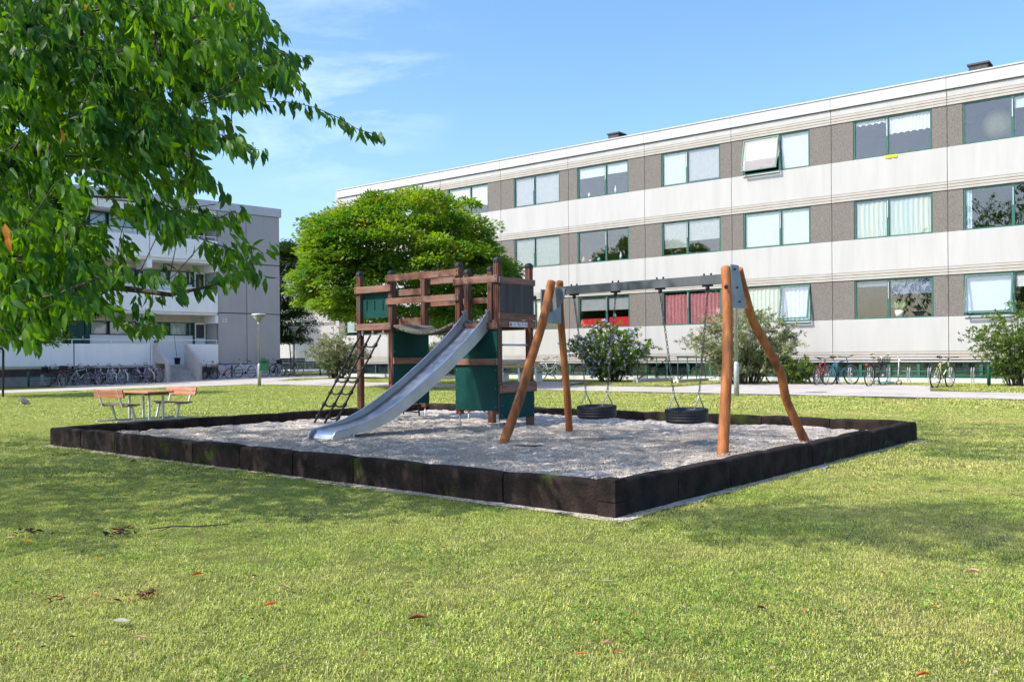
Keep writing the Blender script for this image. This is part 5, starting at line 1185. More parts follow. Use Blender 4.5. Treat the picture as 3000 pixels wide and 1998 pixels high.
def skeleton(root_nodes, targets, seglen=0.5, sag=0.0, rnd=0.08, rng=None):
    """grow a branching tree: every target joins the nearest existing node. Returns nodes, parents"""
    nodes = [np.array(p, float) for p, _ in root_nodes]; par = [q for _, q in root_nodes]; ends = []
    arr = np.array(nodes); cap = len(nodes) + len(targets) * 12; buf = np.zeros((cap, 3)); buf[:len(nodes)] = arr; cnt = len(nodes)
    for t in targets:
        d = np.linalg.norm(buf[:cnt] - t, axis=1); 
        i = int(np.argmin(d)); L_ = d[i]; n = max(1, min(10, int(L_ / seglen))); p0 = buf[i].copy(); last = i
        for k in range(1, n + 1):
            u = k / n; p = p0 + (t - p0) * u; p[2] += sag * L_ * math.sin(math.pi * u)
            if k < n: p = p + rng.normal(0, rnd * min(L_, 1.0), 3) * (1 - u)
            buf[cnt] = p; par.append(last); last = cnt; cnt += 1
        ends.append(last)
    return buf[:cnt].copy(), par, ends
def limbs(nodes, par, rtip, power=2.4, rmax=0.3, n=5, floor={}):
    ch = [[] for _ in nodes]
    for i, p in enumerate(par):
        if p >= 0: ch[p].append(i)
    rad = [0.0] * len(nodes)
    for i in range(len(nodes) - 1, -1, -1):
        rad[i] = min(rmax, (sum(rad[c] ** power for c in ch[i])) ** (1 / power)) if ch[i] else rtip
        if i in floor: rad[i] = max(rad[i], floor[i])
    mb = MB()
    for i, p in enumerate(par):
        if p >= 0 and (ch[p][0] == i) and par[p] >= 0 and True: continue
        if p < 0: continue
        chain_ = [p, i]
        while ch[chain_[-1]]: chain_.append(ch[chain_[-1]][0])
        rr = [min(rad[j], rad[i] * 1.02) for j in chain_]
        mb.tube([nodes[j] for j in chain_], rr, n if max(rr) < .05 else 9, caps=False)
    for i, p in enumerate(par):       # roots: start the first child chain at the root itself
        if p == -1 and ch[i]: 
            chain_ = [i]
            while ch[chain_[-1]]: chain_.append(ch[chain_[-1]][0])
            mb.tube([nodes[j] for j in chain_], [rad[j] for j in chain_], 10, caps=False)
    return mb, rad
def crown_pads(c, rad, npads, leaves, lsize, rng, zmin=-1.0, padr=0.30, flat=0.55, inner=0.15, out=0.8, shape=None):
    """foliage made of many leafy pads set about a crown's volume: gaps between them, leaves thickest at each pad's outside"""
    c = np.array(c); rad = np.array(rad); Ps, As, Ns, Ls = [], [], [], []; centres = []
    d = rdir(npads * 3, rng); d = d[d[:, 2] > zmin][:npads]
    for k in range(len(d)):
        q = d[k]; rr = (1 - inner * rng.random()) if rng.random() < out else rng.uniform(.35, .85)
        pc_ = c + q * rad * rr * (shape(q) if shape else 1) * (1 - padr * .55); centres.append(pc_)
        pr = np.array([padr, padr, padr * flat]) * rad.mean() * rng.uniform(.7, 1.25); n = int(leaves * rng.uniform(.7, 1.3))
        e = rdir(n, rng); e[:, 2] = np.where(e[:, 2] < -.35, -e[:, 2] * .4, e[:, 2]); rs = 1 - .55 * rng.random((n, 1)) ** 1.7
        P = pc_ + e * pr * rs; ax = unit(e * [1, 1, .35] + q * .5 + rng.normal(0, .45, (n, 3)) + [0, 0, -.25]); nr = unit(e * .5 + [0, 0, .9] + rng.normal(0, .4, (n, 3)))
        Ps.append(P); As.append(ax); Ns.append(nr); Ls.append(lsize * rng.uniform(.65, 1.3, n))
    return np.concatenate(Ps), np.concatenate(As), np.concatenate(Ns), np.concatenate(Ls), np.array(centres)
def leaf_obj(name, P, A, N, Ln, wr, m, parent, detail=0, kind=None):
    V, F_ = leaf_cards(P, A, N, Ln, Ln * wr, detail); o = obj(name, np_mesh(name, V, F_, m), None, parent)
    if kind: o['kind'] = kind
    return o
def tree(name, label, base, c, rad, npads, leaves, ls, m, seed, cat="tree", zmin=-.5, padr=.3, flat=.55, wr=.5, trunk_r=.14, group=None, shape=None, out=.8, fork=None, **k):
    rng = np.random.default_rng(seed); t = thing(name, label, cat, base, 0, group); b = np.array(base)
    P, A, N, Ln, cen = crown_pads(np.array(c) - b, rad, npads, leaves, ls, rng, zmin, padr, flat, shape=shape, out=out)
    leaf_obj("crown", P, A, N, Ln, wr, m, t)
    cc = np.array(c) - b; fk = cc[2] - rad[2] * (fork if fork is not None else .75); roots = [((0, 0, -.15), -1), ((0.02, 0, max(.2, fk * .5)), 0), ((rng.normal(0, .06), rng.normal(0, .06), max(.3, fk)), 1)]
    od = np.argsort(np.linalg.norm(cen - np.array(roots[-1][0]), axis=1)); sel = cen[od][::max(1, len(cen) // 90)]
    nd, pr, _ = skeleton(roots, sel, .6, .03, .07, rng); mb, _ = limbs(nd, pr, .008, 2.3, trunk_r); mb.build("trunk", M_BARK, t)
    return t
# the round tree before the long block
gc = at(1192, 778, 34.5); gb = Vector((gc.x + .25, gc.y, gz(gc.x, gc.y)))
tree("round_tree", "dense round yellow green tree before the long block, behind the climbing frame", gb, (gc.x - .1, gc.y, gc.z - .25), (4.45, 4.2, 3.05), 330, 350, .16, M_GLOBE, 5, zmin=-.80, padr=.195, flat=.52, trunk_r=.2, wr=.55, out=.92,
     shape=lambda q: 1.0 + .05 * math.sin(5 * math.atan2(q[1], q[0])) + .10 * math.sin(3.1 * q[0] + 2.3 * q[2] * 3) + (.05 if q[2] > .75 else 0))
rng = np.random.default_rng(3); sp = at(985, 953, 33.5)
# dark tree behind the corner of the left block, others
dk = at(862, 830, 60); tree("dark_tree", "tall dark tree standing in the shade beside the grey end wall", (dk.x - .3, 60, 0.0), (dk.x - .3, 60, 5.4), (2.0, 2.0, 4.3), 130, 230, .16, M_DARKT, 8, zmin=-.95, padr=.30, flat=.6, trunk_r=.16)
tt = at(605, 640, 72); tree("far_tree", "tip of a tree showing just above the left block's roof edge", (tt.x, 72, 0), (tt.x, 72, 9.6), (1.8, 1.8, 4.1), 80, 150, .22, M_LIME, 9, zmin=-.9, trunk_r=.2)
lt = at(75, 870, 30); tree("leafy_tree", "bright fine leaved tree at far left behind the cherry branches", (lt.x - .8, 30, 0), (lt.x - .6, 30, lt.z + .3), (2.6, 2.4, 2.8), 130, 260, .12, M_LIME, 10, zmin=-.8, padr=.26, trunk_r=.13)
# bushes
def bush(name, label, base, w, h, n, ls, m, seed, wr=.3, arch=.5, flowers=None, stems=26, cat="bush", droop=.6, spiky=False):
    """many arching shoots from one base, leaves in pairs along them"""
    rng = np.random.default_rng(seed); t = thing(name, label, cat, base); sm = MB(); P, A, N, Ln = [], [], [], []; tips = []; tdir = []
    for s in range(stems):
        az = rng.random() * 6.283; ro = w / 2 * math.sqrt(rng.random()) * 1.05; hh = h * (1.02 - .40 * (ro / (w / 2)) ** 2) * rng.uniform(.78, 1.05)
        p0 = np.array([math.cos(az), math.sin(az), 0]) * ro * .25; p2 = np.array([math.cos(az) * ro, math.sin(az) * ro, hh]); p1 = p0 * .6 + p2 * .4; p1[2] = hh * .75
        pts = [(1 - u) ** 2 * p0 + 2 * u * (1 - u) * p1 + u * u * p2 for u in np.linspace(0, 1, 7)]; sm.tube(pts, [.014 - .0017 * i for i in range(7)], 4, caps=False)
        nsh = 9
        for j in range(nsh):
            u = rng.uniform(.12, 1.0); q = (1 - u) ** 2 * p0 + 2 * u * (1 - u) * p1 + u * u * p2
            d = unit((rng.normal(0, 1, (1, 3)) * [1, 1, .5] + [math.cos(az) * .8, math.sin(az) * .8, .55]))[0]; Ls = rng.uniform(.25, .55) * min(1, h / 2.2)
            k = max(4, int(n / (stems * nsh))); v = rng.random(k)[:, None]; pp = q + d * Ls * v + np.array([0, 0, -.18]) * v * v * droop
            P.append(pp); A.append(unit(d * .7 + rng.normal(0, .6, (k, 3)) + [0, 0, -.15 * droop])); N.append(unit(rng.normal(0, .5, (k, 3)) + [0, 0, 1])); Ln.append(ls * rng.uniform(.6, 1.25, k)); tips.append(q + d * Ls + np.array([0, 0, -.18 * droop])); tdir.append(d)
    P = np.concatenate(P); P[:, 2] = np.maximum(P[:, 2], .03)
    leaf_obj("foliage", P, np.concatenate(A), np.concatenate(N), np.concatenate(Ln), wr, m, t); sm.build("stem", M_BARK, t)
    if flowers == 'round':
        idx = rng.choice(len(P), 720, replace=False); e = P[idx] + unit(P[idx] - [0, 0, h * .4]) * .08; Vs, Fs = [], []
        k = 5; q = np.repeat(e, k, 0); ax = rdir(len(q), rng); V, F_ = leaf_cards(q, ax, rdir(len(q), rng), np.full(len(q), .078), np.full(len(q), .07)); obj("blossom", np_mesh("blossom", V, F_, M_FLOW), None, t)["kind"] = "stuff"
    if flowers == 'spike':
        fm = MB()
        for p, d in zip(tips, tdir):
            if rng.random() < .55 and p[2] > h * .45: e = unit((d * [1, 1, .4] + [0, 0, .35])[None])[0]; fm.tube([p, p + e * .08, p + e * .17 + np.array([0, 0, -.03])], [.016, .018, .004], 5, caps=False)
        fm.build("flower_spike", M_BUDF, t)["kind"] = "stuff"
    return t
p = at(985, 1100, 47.0); bush("buddleia", "pale green buddleia with purple tips left of the climbing frame", (p.x, p.y, gz(p.x, p.y)), 2.9, 2.45, 11000, .16, M_BUDD, 31, .32, flowers='spike', stems=60)
p = at(1790, 1112, 36.4); bush("hibiscus_bush", "bush full of mauve flowers behind the first tyre swing", (p.x, p.y, gz(p.x, p.y)), 3.5, 2.5, 13000, .125, M_HIB, 32, .62, flowers='round', stems=76)
p = at(2185, 1122, 32.4); bush("buddleia", "big grey green buddleia behind the upright swing log", (p.x, p.y, gz(p.x, p.y)), 4.2, 2.7, 17000, .17, M_BUDD, 33, .30, flowers='spike', stems=90)
p = at(2325, 1112, 31.6); bush("low_bush", "low dark bush spreading at the right foot of the big buddleia", (p.x, p.y, gz(p.x, p.y)), 1.7, 1.1, 4500, .11, M_SHRUB, 34, .4, stems=30)
p = at(2985, 1128, 27.6); bush("corner_shrub", "loose green shrub cut off by the right edge of the picture", (p.x, p.y, gz(p.x, p.y)), 2.7, 2.6, 10000, .105, M_SHRUB, 35, .5, stems=60)
p = at(1288, 1106, 45); bush("small_tree", "small white flecked shrub seen under the bridge behind the slide", (p.x, p.y, gz(p.x, p.y)), 2.3, 2.6, 5000, .13, M_SHRUB, 36, .5, stems=30)

# ------------------------------------------------------------------ the cherry tree on the left, its branches hanging into the picture
rng = np.random.default_rng(77)
LIMB = [
 ([(-420, 560), (-150, 700), (80, 775), (170, 806), (265, 835), (400, 850), (500, 864), (600, 842), (690, 812), (770, 740)], 7.2, 6.0),
 ([(-420, 560), (-200, 330), (50, 300), (250, 305), (430, 325), (620, 300), (760, 298), (860, 300), (930, 318), (1000, 350), (1045, 378), (1090, 392)], 8.0, 6.4),
 ([(-200, 330), (-50, 180), (150, 130), (350, 118), (550, 130), (700, 150), (800, 152), (885, 166)], 7.6, 6.3),
 ([(250, 305), (420, 255), (560, 245), (700, 235), (800, 216), (872, 243)], 6.8, 6.1),
 ([(-50, 180), (150, 40), (400, 10), (600, 22), (720, 50), (805, 88)], 7.4, 6.6),
 ([(-150, 450), (60, 445), (250, 430), (450, 425), (560, 470), (640, 545)], 7.0, 5.9),
 ([(-150, 700), (40, 620), (200, 575), (400, 580), (550, 622), (640, 640), (690, 618)], 6.8, 5.8),
 ([(170, 806), (250, 880), (330, 925), (400, 955), (450, 948)], 6.4, 5.6),
 ([(-150, 900), (0, 888), (90, 880), (170, 862), (250, 830), (330, 798)], 5.6, 5.2),
 ([(400, 580), (520, 660), (600, 705), (690, 735), (745, 790)], 6.2, 5.7),
 ([(60, 445), (90, 600), (110, 760), (105, 900), (100, 985)], 6.4, 5.6),
 ([(430, 325), (520, 360), (620, 395), (700, 430), (755, 440)], 6.5, 6.0),
]
FAR = 1.17
roots = [((-9.6, 9.8, -.2), -1), ((-9.55, 9.8, 1.0), 0), ((-9.3, 9.7, 2.1), 1)]
pl_index = {}
for pts, D0, D1 in LIMB:
    last = None
    for i, (px, py) in enumerate(pts):
        if (px, py) in pl_index: last = pl_index[(px, py)]; continue
        p = at(px, py, FAR * (D0 + (D1 - D0) * i / (len(pts) - 1)))
        roots.append((tuple(p), last if last is not None else 2)); last = len(roots) - 1; pl_index[(px, py)] = last
POLY = [(-60, -60), (735, -60), (790, 50), (835, 95), (770, 120), (880, 165), (872, 240), (800, 262), (760, 300), (655, 330), (750, 430), (690, 440), (560, 412), (610, 505), (640, 545), (590, 560), (560, 600), (690, 625), (760, 730), (745, 790), (650, 850), (560, 872), (480, 862), (460, 935), (400, 960), (330, 905), (235, 905), (160, 960), (100, 1010), (-60, 1010)]
HOLES = [(215, 822, 24), (265, 838, 27), (310, 846, 26), (355, 850, 24), (400, 856, 24), (450, 862, 22), (500, 868, 22), (550, 856, 18), (600, 846, 16), (345, 365, 20), (600, 338, 26), (70, 470, 16), (215, 330, 14), (480, 40, 12), (330, 690, 30), (520, 760, 34), (430, 705, 28), (610, 700, 30), (385, 800, 22), (450, 790, 26), (330, 880, 26), (230, 100, 12), (570, 570, 18), (250, 650, 22), (150, 690, 18)]
_hr = random.Random(4)
for _ in range(34): HOLES.append((_hr.uniform(20, 700), _hr.uniform(20, 560), _hr.uniform(11, 24)))
def inpoly(x, y, poly=POLY):
    r_ = False; n = len(poly)
    for i in range(n):
        x1, y1 = poly[i]; x2, y2 = poly[i - 1]
        if (y1 > y) != (y2 > y) and x < (x2 - x1) * (y - y1) / (y2 - y1) + x1: r_ = not r_
    return r_
def hole(x, y): return any((x - a) ** 2 + (y - b) ** 2 < r_ * r_ for a, b, r_ in HOLES)
tgt = []
while len(tgt) < 1250:
    x, y = rng.uniform(-60, 890), rng.uniform(-60, 1010)
    if not inpoly(x + (42 if y < 560 else 10), y) or hole(x, y): continue
    if y > 560 and x > 240 and rng.random() < .80: continue
    tgt.append(np.array(at(x, y - 22, FAR * (rng.uniform(5.1, 8.6) if y < 560 or x < 200 else rng.uniform(5.1, 6.9)))))
def inframe(p, mrg=60):
    if p[1] < .5: return False
    x, y = proj(p); return -mrg < x < 3000 + mrg and -mrg < y < 1998 + mrg
off = []
SHADE = [[(-30, 1275), (145, 1262), (700, 1205), (1500, 1185), (2300, 1190), (2560, 1225), (2330, 1300), (1900, 1400), (1700, 1395), (1350, 1380), (1000, 1420), (500, 1500), (200, 1600), (-30, 1560)],
         [(1850, 1490), (2300, 1480), (3000, 1500), (3300, 1540), (3300, 1640), (2600, 1580), (2100, 1545)], [(1880, 1183), (3200, 1178), (3300, 1330), (2760, 1340), (2600, 1290), (2560, 1222), (1900, 1205)], [(-1500, 1275), (-30, 1275), (-30, 1600), (-1500, 1800)]]
SP = [[(lambda g: (g.x, g.y))(gnd(x, y)) for x, y in pl_] for pl_ in SHADE]
def shade_ok(p):
    'does the sun carry this leaf clump onto ground that lies in shade in the photograph?'
    k = p[2] / math.tan(R(SUN_EL)); x, y = p[0] + math.cos(R(SUN_BACK)) * k, p[1] + math.sin(R(SUN_BACK)) * k
    return any(inpoly(x, y, q) for q in SP) or x < -9
while len(off) < 900:
    q = rdir(1, rng)[0] * rng.random() ** .4; p = np.array([-7.4, 8.4, 6.5]) + q * np.array([7.2, 6.2, 4.9])
    if p[2] < 1.9 or p[1] < 2.2 or not shade_ok(p): continue
    if inframe(p, 110):
        x, y = proj(p)
        if p[1] < 10.2 or not inpoly(x, y - 40) or (x > 200 and y > 480) or rng.random() < .5: continue
    off.append(p)
for pi_ in (1, 2):                       # clumps of the upper crown whose shadow falls on the right hand lawn
    xs_, ys_ = [q[0] for q in SP[pi_]], [q[1] for q in SP[pi_]]; n_ = 0; tries = 0
    while n_ < 85 and tries < 20000:
        tries += 1; gx_, gy_ = rng.uniform(min(xs_), max(xs_)), rng.uniform(min(ys_), max(ys_))
        if not inpoly(gx_, gy_, SP[pi_]): continue
        z_ = rng.uniform(5.5, 11.5); k_ = z_ / math.tan(R(SUN_EL)); p = np.array([gx_ - math.cos(R(SUN_BACK)) * k_, gy_ - math.sin(R(SUN_BACK)) * k_, z_])
        if np.linalg.norm((p - [-6.6, 8.4, 6.8]) / [8.5, 7.2, 5.6]) > 1 or inframe(p, 130): continue
        off.append(p); n_ += 1
rt = np.array(roots[2][0]); tgt.sort(key=lambda p: np.linalg.norm(p - rt)); off.sort(key=lambda p: np.linalg.norm(p - rt))
nodes, par, ends = skeleton(roots, tgt + off, .22, .05, .05, rng)
chy = thing("cherry_tree", "cherry tree at the left with long hanging leaves, branches reaching in over the lawn", "tree", (-9.6, 9.8, 0)); c0 = np.array([-9.6, 9.8, 0])
FLOOR = {pl_index[p]: r_ for p, r_ in (((80, 775), .042), ((170, 806), .036), ((265, 835), .031), ((400, 850), .024), ((500, 864), .018), ((600, 842), .012), ((690, 812), .008))}
mb, rad = limbs(nodes - c0, par, .0035, 2.15, .21, 5, FLOOR); mb.build("trunk", M_BARK, chy)
# leaves along the twigs: near the picture's side 11 cm cherry leaves, hanging; elsewhere the same leaf, coarser
P, A, N, Ln, near = [], [], [], [], []
ne = len(tgt)
TW = []
def add_leaves(p, d, k, spread, nearf, twig=True):
    u = rng.random((k, 1)); b = p + d * u * spread + rng.normal(0, .018, (k, 3)) * (1 if nearf else 4)
    hang = rng.uniform(.5, 1.9, (k, 1)); ax = unit(d * .55 + rng.normal(0, .38, (k, 3)) + np.array([.12, 0, -1]) * hang)
    P.append(b); TW.extend([twig] * k); A.append(ax); N.append(unit(rng.normal(0, .6, (k, 3)) + d * .4 + [0.1, -.35, .45])); Ln.append(rng.uniform(.082, .146, k) * (1 if nearf else 1.5)); near.extend([nearf] * k)
limb_nodes = range(3, len(roots))
for e in range(len(ends)):
    i = ends[e]; p = nodes[i]; q = nodes[par[i]]; d = p - q; d = d / max(1e-6, np.linalg.norm(d)); d = d * .6 + np.array([.45, -.05, -.18]); d /= np.linalg.norm(d)
    nf = e < ne
    add_leaves(p, d, int(rng.integers(8, 15)) if nf else 30, .26 if nf else .75, nf)
    j = par[i]
    if nf:
        for _ in range(3):
            if j >= 0 and par[j] >= 0: add_leaves(nodes[j], d, 3, .12, True); j = par[j]
for pts, D0, D1 in LIMB:                       # outer halves of the main limbs carry leaves right to the tip
    for i in range(len(pts) // 2, len(pts) - 1):
        a, b = np.array(nodes[pl_index[pts[i]]]), np.array(nodes[pl_index[pts[i + 1]]]); n = max(3, int(np.linalg.norm(b - a) / .045)); d = (b - a) / np.linalg.norm(b - a)
        for s in range(n): add_leaves(a + (b - a) * s / n, d, 2, .05, True, False)
    e = nodes[pl_index[pts[-1]]]; add_leaves(e, d, 8, .12, True, False)
P = np.concatenate(P); A = np.concatenate(A); N = np.concatenate(N); Ln = np.concatenate(Ln); near = np.array(near)
# keep the outline: drop leaves that stray out of the canopy's outline in view
keep = np.ones(len(P), bool)
for i in np.nonzero(near)[0]:
    x, y = proj(P[i])
    if (hole(x, y + 18) and rng.random() < .8) or (TW[i] and not inpoly(x + 12, y + 8)): keep[i] = False
for i in np.nonzero(~near)[0]:
    if inframe(P[i], 70):
        x, y = proj(P[i])
        if not inpoly(x + 20, y): keep[i] = False
P, A, N, Ln, near = P[keep], A[keep], N[keep], Ln[keep], near[keep]
P = P - c0
ni = np.nonzero(near)[0]; oi_ = np.nonzero(~near)[0]
vis = [i for i in ni if inframe(P[i] + c0, 0)]; vis.sort(key=lambda i: -(Ln[i] / (P[i][1] + c0[1]))); big = set(vis[:294])
rest = np.array([i for i in ni if i not in big])
leaf_obj("foliage", P[rest], A[rest], N[rest], Ln[rest], .35, M_CHERRY, chy, 1, 'stuff')
leaf_obj("crown", P[oi_], A[oi_], N[oi_], Ln[oi_], .5, M_CHERRY, chy, 0)
lv, lf = leaf_cards(np.zeros((1, 3)), np.array([[1., 0, 0]]), np.array([[0, 0, 1.]]), np.array([1.0]), np.array([.35]), 1)
lme = np_mesh("leaf", lv, lf, M_CHERRY)
YEL = mat("yellowed_leaf", (0.75, 0.28, 0.02), (0.65, 0.20, 0.02), 8, 0.5, transl=.4)
for i in sorted(big):
    ax = Vector(A[i]).normalized(); sd = ax.cross(Vector(N[i])).normalized(); up = sd.cross(ax)
    o = obj("leaf", lme, None, chy); M4 = Matrix((( ax.x, -sd.x, up.x, P[i][0]), (ax.y, -sd.y, up.y, P[i][1]), (ax.z, -sd.z, up.z, P[i][2]), (0, 0, 0, 1)))
    o.matrix_local = M4 @ Matrix.Scale(float(Ln[i]), 4)
yl = np_mesh("leaf", lv, lf, YEL)
for px, py, D, s in ((14, 655, 5.0, .12), (20, 690, 5.0, .10), (178, 378, 6.2, .10), (672, 8, 6.0, .06), (248, 12, 6.0, .05)):
    p = np.array(at(px, py, D)) - c0; ax = Vector((.25, -.2, -1)).normalized(); sd = ax.cross(Vector((.1, -1, .2))).normalized(); up = sd.cross(ax)
    o = obj("leaf", yl, None, chy); o.matrix_local = Matrix(((ax.x, -sd.x, up.x, p[0]), (ax.y, -sd.y, up.y, p[1]), (ax.z, -sd.z, up.z, p[2]), (0, 0, 0, 1))) @ Matrix.Scale(s, 4); o['label'] = "orange yellow turned leaf"
# ------------------------------------------------------------------ mown grass: real blades, repeated patches, denser and finer near the camera
def grassmat():
    m = bpy.data.materials.new("grass_blades"); m.use_nodes = True; n = m.node_tree.nodes; l = m.node_tree.links; b = n["Principled BSDF"]; out = n["Material Output"]
    b.inputs['Roughness'].default_value = 0.5; b.inputs['Specular IOR Level'].default_value = 0.25
    geo = n.new("ShaderNodeNewGeometry")
    def noise(sc, det=4):
        z = n.new("ShaderNodeTexNoise"); z.inputs['Scale'].default_value = sc; z.inputs['Detail'].default_value = det; l.new(geo.outputs['Position'], z.inputs['Vector']); return z.outputs['Fac']
    def ramp(f, a, c1, c_, c2):
        r_ = n.new("ShaderNodeValToRGB"); r_.color_ramp.elements[0].position = a; r_.color_ramp.elements[1].position = c_; r_.color_ramp.elements[0].color = (*c1, 1); r_.color_ramp.elements[1].color = (*c2, 1); l.new(f, r_.inputs[0]); return r_.outputs[0]
    def mix(f, a, c_):
        x = n.new("ShaderNodeMixRGB"); l.new(a, x.inputs[1])
        if isinstance(c_, tuple): x.inputs[2].default_value = (*c_, 1)
        else: l.new(c_, x.inputs[2])
        l.new(f, x.inputs[0]); return x.outputs[0]
    col = ramp(noise(120, 2), .40, (0.13, 0.27, 0.020), .60, (0.54, 0.58, 0.075))
    sepx = n.new("ShaderNodeSeparateXYZ"); l.new(geo.outputs['Position'], sepx.inputs[0])
    mr = n.new("ShaderNodeMapRange"); mr.inputs['From Min'].default_value = -4.0; mr.inputs['From Max'].default_value = 5.0; l.new(sepx.outputs[0], mr.inputs[0])
    dry = n.new("ShaderNodeMath"); dry.operation = 'MULTIPLY'; rr = n.new("ShaderNodeMapRange"); rr.inputs['From Min'].default_value = .42; rr.inputs['From Max'].default_value = .70; l.new(noise(0.8, 5), rr.inputs[0])
    ad = n.new("ShaderNodeMath"); ad.operation = 'MULTIPLY_ADD'; ad.inputs[1].default_value = 0.60; ad.inputs[2].default_value = 0.30; l.new(mr.outputs[0], ad.inputs[0])
    l.new(rr.outputs[0], dry.inputs[0]); l.new(ad.outputs[0], dry.inputs[1])
    col = mix(dry.outputs[0], col, (0.56, 0.50, 0.15))
    straw = n.new("ShaderNodeMapRange"); straw.inputs['From Min'].default_value = .57; straw.inputs['From Max'].default_value = .62; l.new(noise(140, 1), straw.inputs[0])
    col = mix(straw.outputs[0], col, (0.70, 0.64, 0.42))
    hv = n.new("ShaderNodeHueSaturation"); vr = n.new("ShaderNodeMapRange"); vr.inputs['From Min'].default_value = .3; vr.inputs['From Max'].default_value = .7; vr.inputs['To Min'].default_value = .80; vr.inputs['To Max'].default_value = 1.32
    l.new(noise(9, 6), vr.inputs[0]); l.new(vr.outputs[0], hv.inputs['Value']); l.new(col, hv.inputs['Color']); col = hv.outputs[0]
    l.new(col, b.inputs['Base Color'])
    t = n.new("ShaderNodeBsdfTranslucent"); l.new(col, t.inputs[0]); ms = n.new("ShaderNodeMixShader"); ms.inputs[0].default_value = .35
    l.new(b.outputs[0], ms.inputs[1]); l.new(t.outputs[0], ms.inputs[2]); l.new(ms.outputs[0], out.inputs[0]); return m
M_GRASS = grassmat()
def grass_patch(seed, size, n, h, w):
    r = np.random.default_rng(seed); P = np.stack([(r.random(n) - .5) * size, (r.random(n) - .5) * size, np.zeros(n)], 1)
    hh = h * r.uniform(.45, 1.25, n)[:, None]; az = r.random(n) * 6.283; ln = r.uniform(.2, 1.9, n)[:, None]; d = np.stack([np.cos(az), np.sin(az), np.zeros(n)], 1); sd = np.stack([-np.sin(az + r.normal(0, .7, n)), np.cos(az), np.zeros(n)], 1)
    ww = w * r.uniform(.6, 1.3, n)[:, None]; up = np.array([0, 0, 1.])
    m_ = P + up * hh * .6 + d * hh * .22 * ln; t = P + up * hh * np.maximum(.3, 1 - .34 * ln) + d * hh * .75 * ln
    V = np.stack([P - sd * ww, P + sd * ww, m_ + sd * ww * .8, t, m_ - sd * ww * .8], 1).reshape(-1, 3); b = np.arange(n)[:, None] * 5
    return V, np.concatenate([b + np.array(q) for q in ((0, 1, 2), (0, 2, 4), (4, 2, 3))])
def inpit(x, y, m=0.10):
    p = Vector((x, y)) - CN; a = p.dot(dd); b = p.dot(pn); k = dd.dot(pn); det = 1 - k * k; u = (a - k * b) / det; v = (b - k * a) / det
    return -m < u < (CL - CN).length + m and -m < v < (CR - CN).length + m
PA, PB = Vector((q1.x, q1.y)), Vector((q2.x, q2.y)); pd = (PB - PA).normalized(); pnr = Vector((-pd.y, pd.x))
def onlawn(x, y):
    v = (F0.x - x) * BX.x + (F0.y - y) * BX.y; u = (Vector((x, y)) - F0).dot(AX)
    s = (Vector((x, y)) - PA).dot(pnr)
    main = v > 8.75 and s < -0.05
    verge = 0.25 < v < 5.95 and u > 1.5 and not (24.4 < u < 33 and v > 2.5) and not (15.6 < u < 19.8) and not (3.2 < u < 6.8)
    return (main or verge) and not inpit(x, y)
NEAR = [(3, .30, 620, .017, .0015), (4, .30, 560, .025, .0014), (5, .30, 640, .014, .0017), (13, .30, 520, .021, .0016)]
MID = [(6, .6, 620, .027, .0042), (7, .6, 620, .032, .0042)]; FARG = [(8, 1.3, 900, .035, .011), (9, 1.3, 900, .042, .011)]
def scatter_grass(name, specs, y0, y1, step, xm):
    pr = []
    pts = []
    for y in np.arange(y0, y1, step):
        hw = .60 * y + xm
        for x in np.arange(-hw, hw, step):
            X, Y = x + RNG.uniform(-.4, .4) * step, y + RNG.uniform(-.4, .4) * step
            if onlawn(X, Y): pts.append((X, Y, gz(X, Y) - .001))
    for s in specs:
        v, f = grass_patch(*s); q = pts.pop(len(pts) // 2); o = obj("grass_patch", np_mesh("grass_patch", v, f, M_GRASS), None, None, q); tag(o, kind='stuff'); pr.append(o)
    sc = RNG.uniform(.85, 1.2, len(pts))
    if step < .3:                       # thin, worn spots and a scuffed margin along the edging
        xy = np.array(pts); w = vnoise(xy[:, 0], xy[:, 1], .9, 31) * .6 + vnoise(xy[:, 0], xy[:, 1], 2.7, 32) * .4; sc = sc * np.where(w < .30, .55, np.where(w > .66, 1.22, 1.0))
    tag(gn_scatter(name, pts, sc, pr), kind='stuff')
scatter_grass("grass", NEAR, 1.6, 9.0, .175, 2.6)
scatter_grass("grass", MID, 9.0, 19.0, .40, 4.0)
scatter_grass("grass", FARG, 19.0, 52.0, .95, 5.0)
# clover and plantain rosettes in the turf
M_CLOVER = mat("clover_leaf", (0.09, 0.20, 0.022), (0.14, 0.27, 0.03), 20, .6, transl=.25)
def clover(seed, n=60, size=.26):
    r = np.random.default_rng(seed); P = np.stack([r.normal(0, .4, n) * size, r.normal(0, .4, n) * size, r.uniform(.008, .022, n)], 1); a = r.random(n) * 6.28
    return leaf_cards(P, np.stack([np.cos(a), np.sin(a), r.normal(0.1, .2, n)], 1), unit(r.normal(0, .35, (n, 3)) + [0, 0, 1]), r.uniform(.010, .021, n), r.uniform(.009, .017, n), 0)
cp = []; cpts = []
for _ in range(260):
    Y = RNG.uniform(2.8, 9.5); X = RNG.uniform(-.62, .62) * Y
    if onlawn(X, Y) and vnoise(np.array(X), np.array(Y), .7, 44) > .52: cpts.append((X, Y, .004))
for k in range(2):
    v, f = clover(60 + k); q = cpts.pop(); o = obj("clover_patch", np_mesh("clover_patch", v, f, M_CLOVER), None, None, q); tag(o, kind='stuff'); cp.append(o)
tag(gn_scatter("clover", cpts, RNG.uniform(.6, 1.3, len(cpts)), cp), kind='stuff')
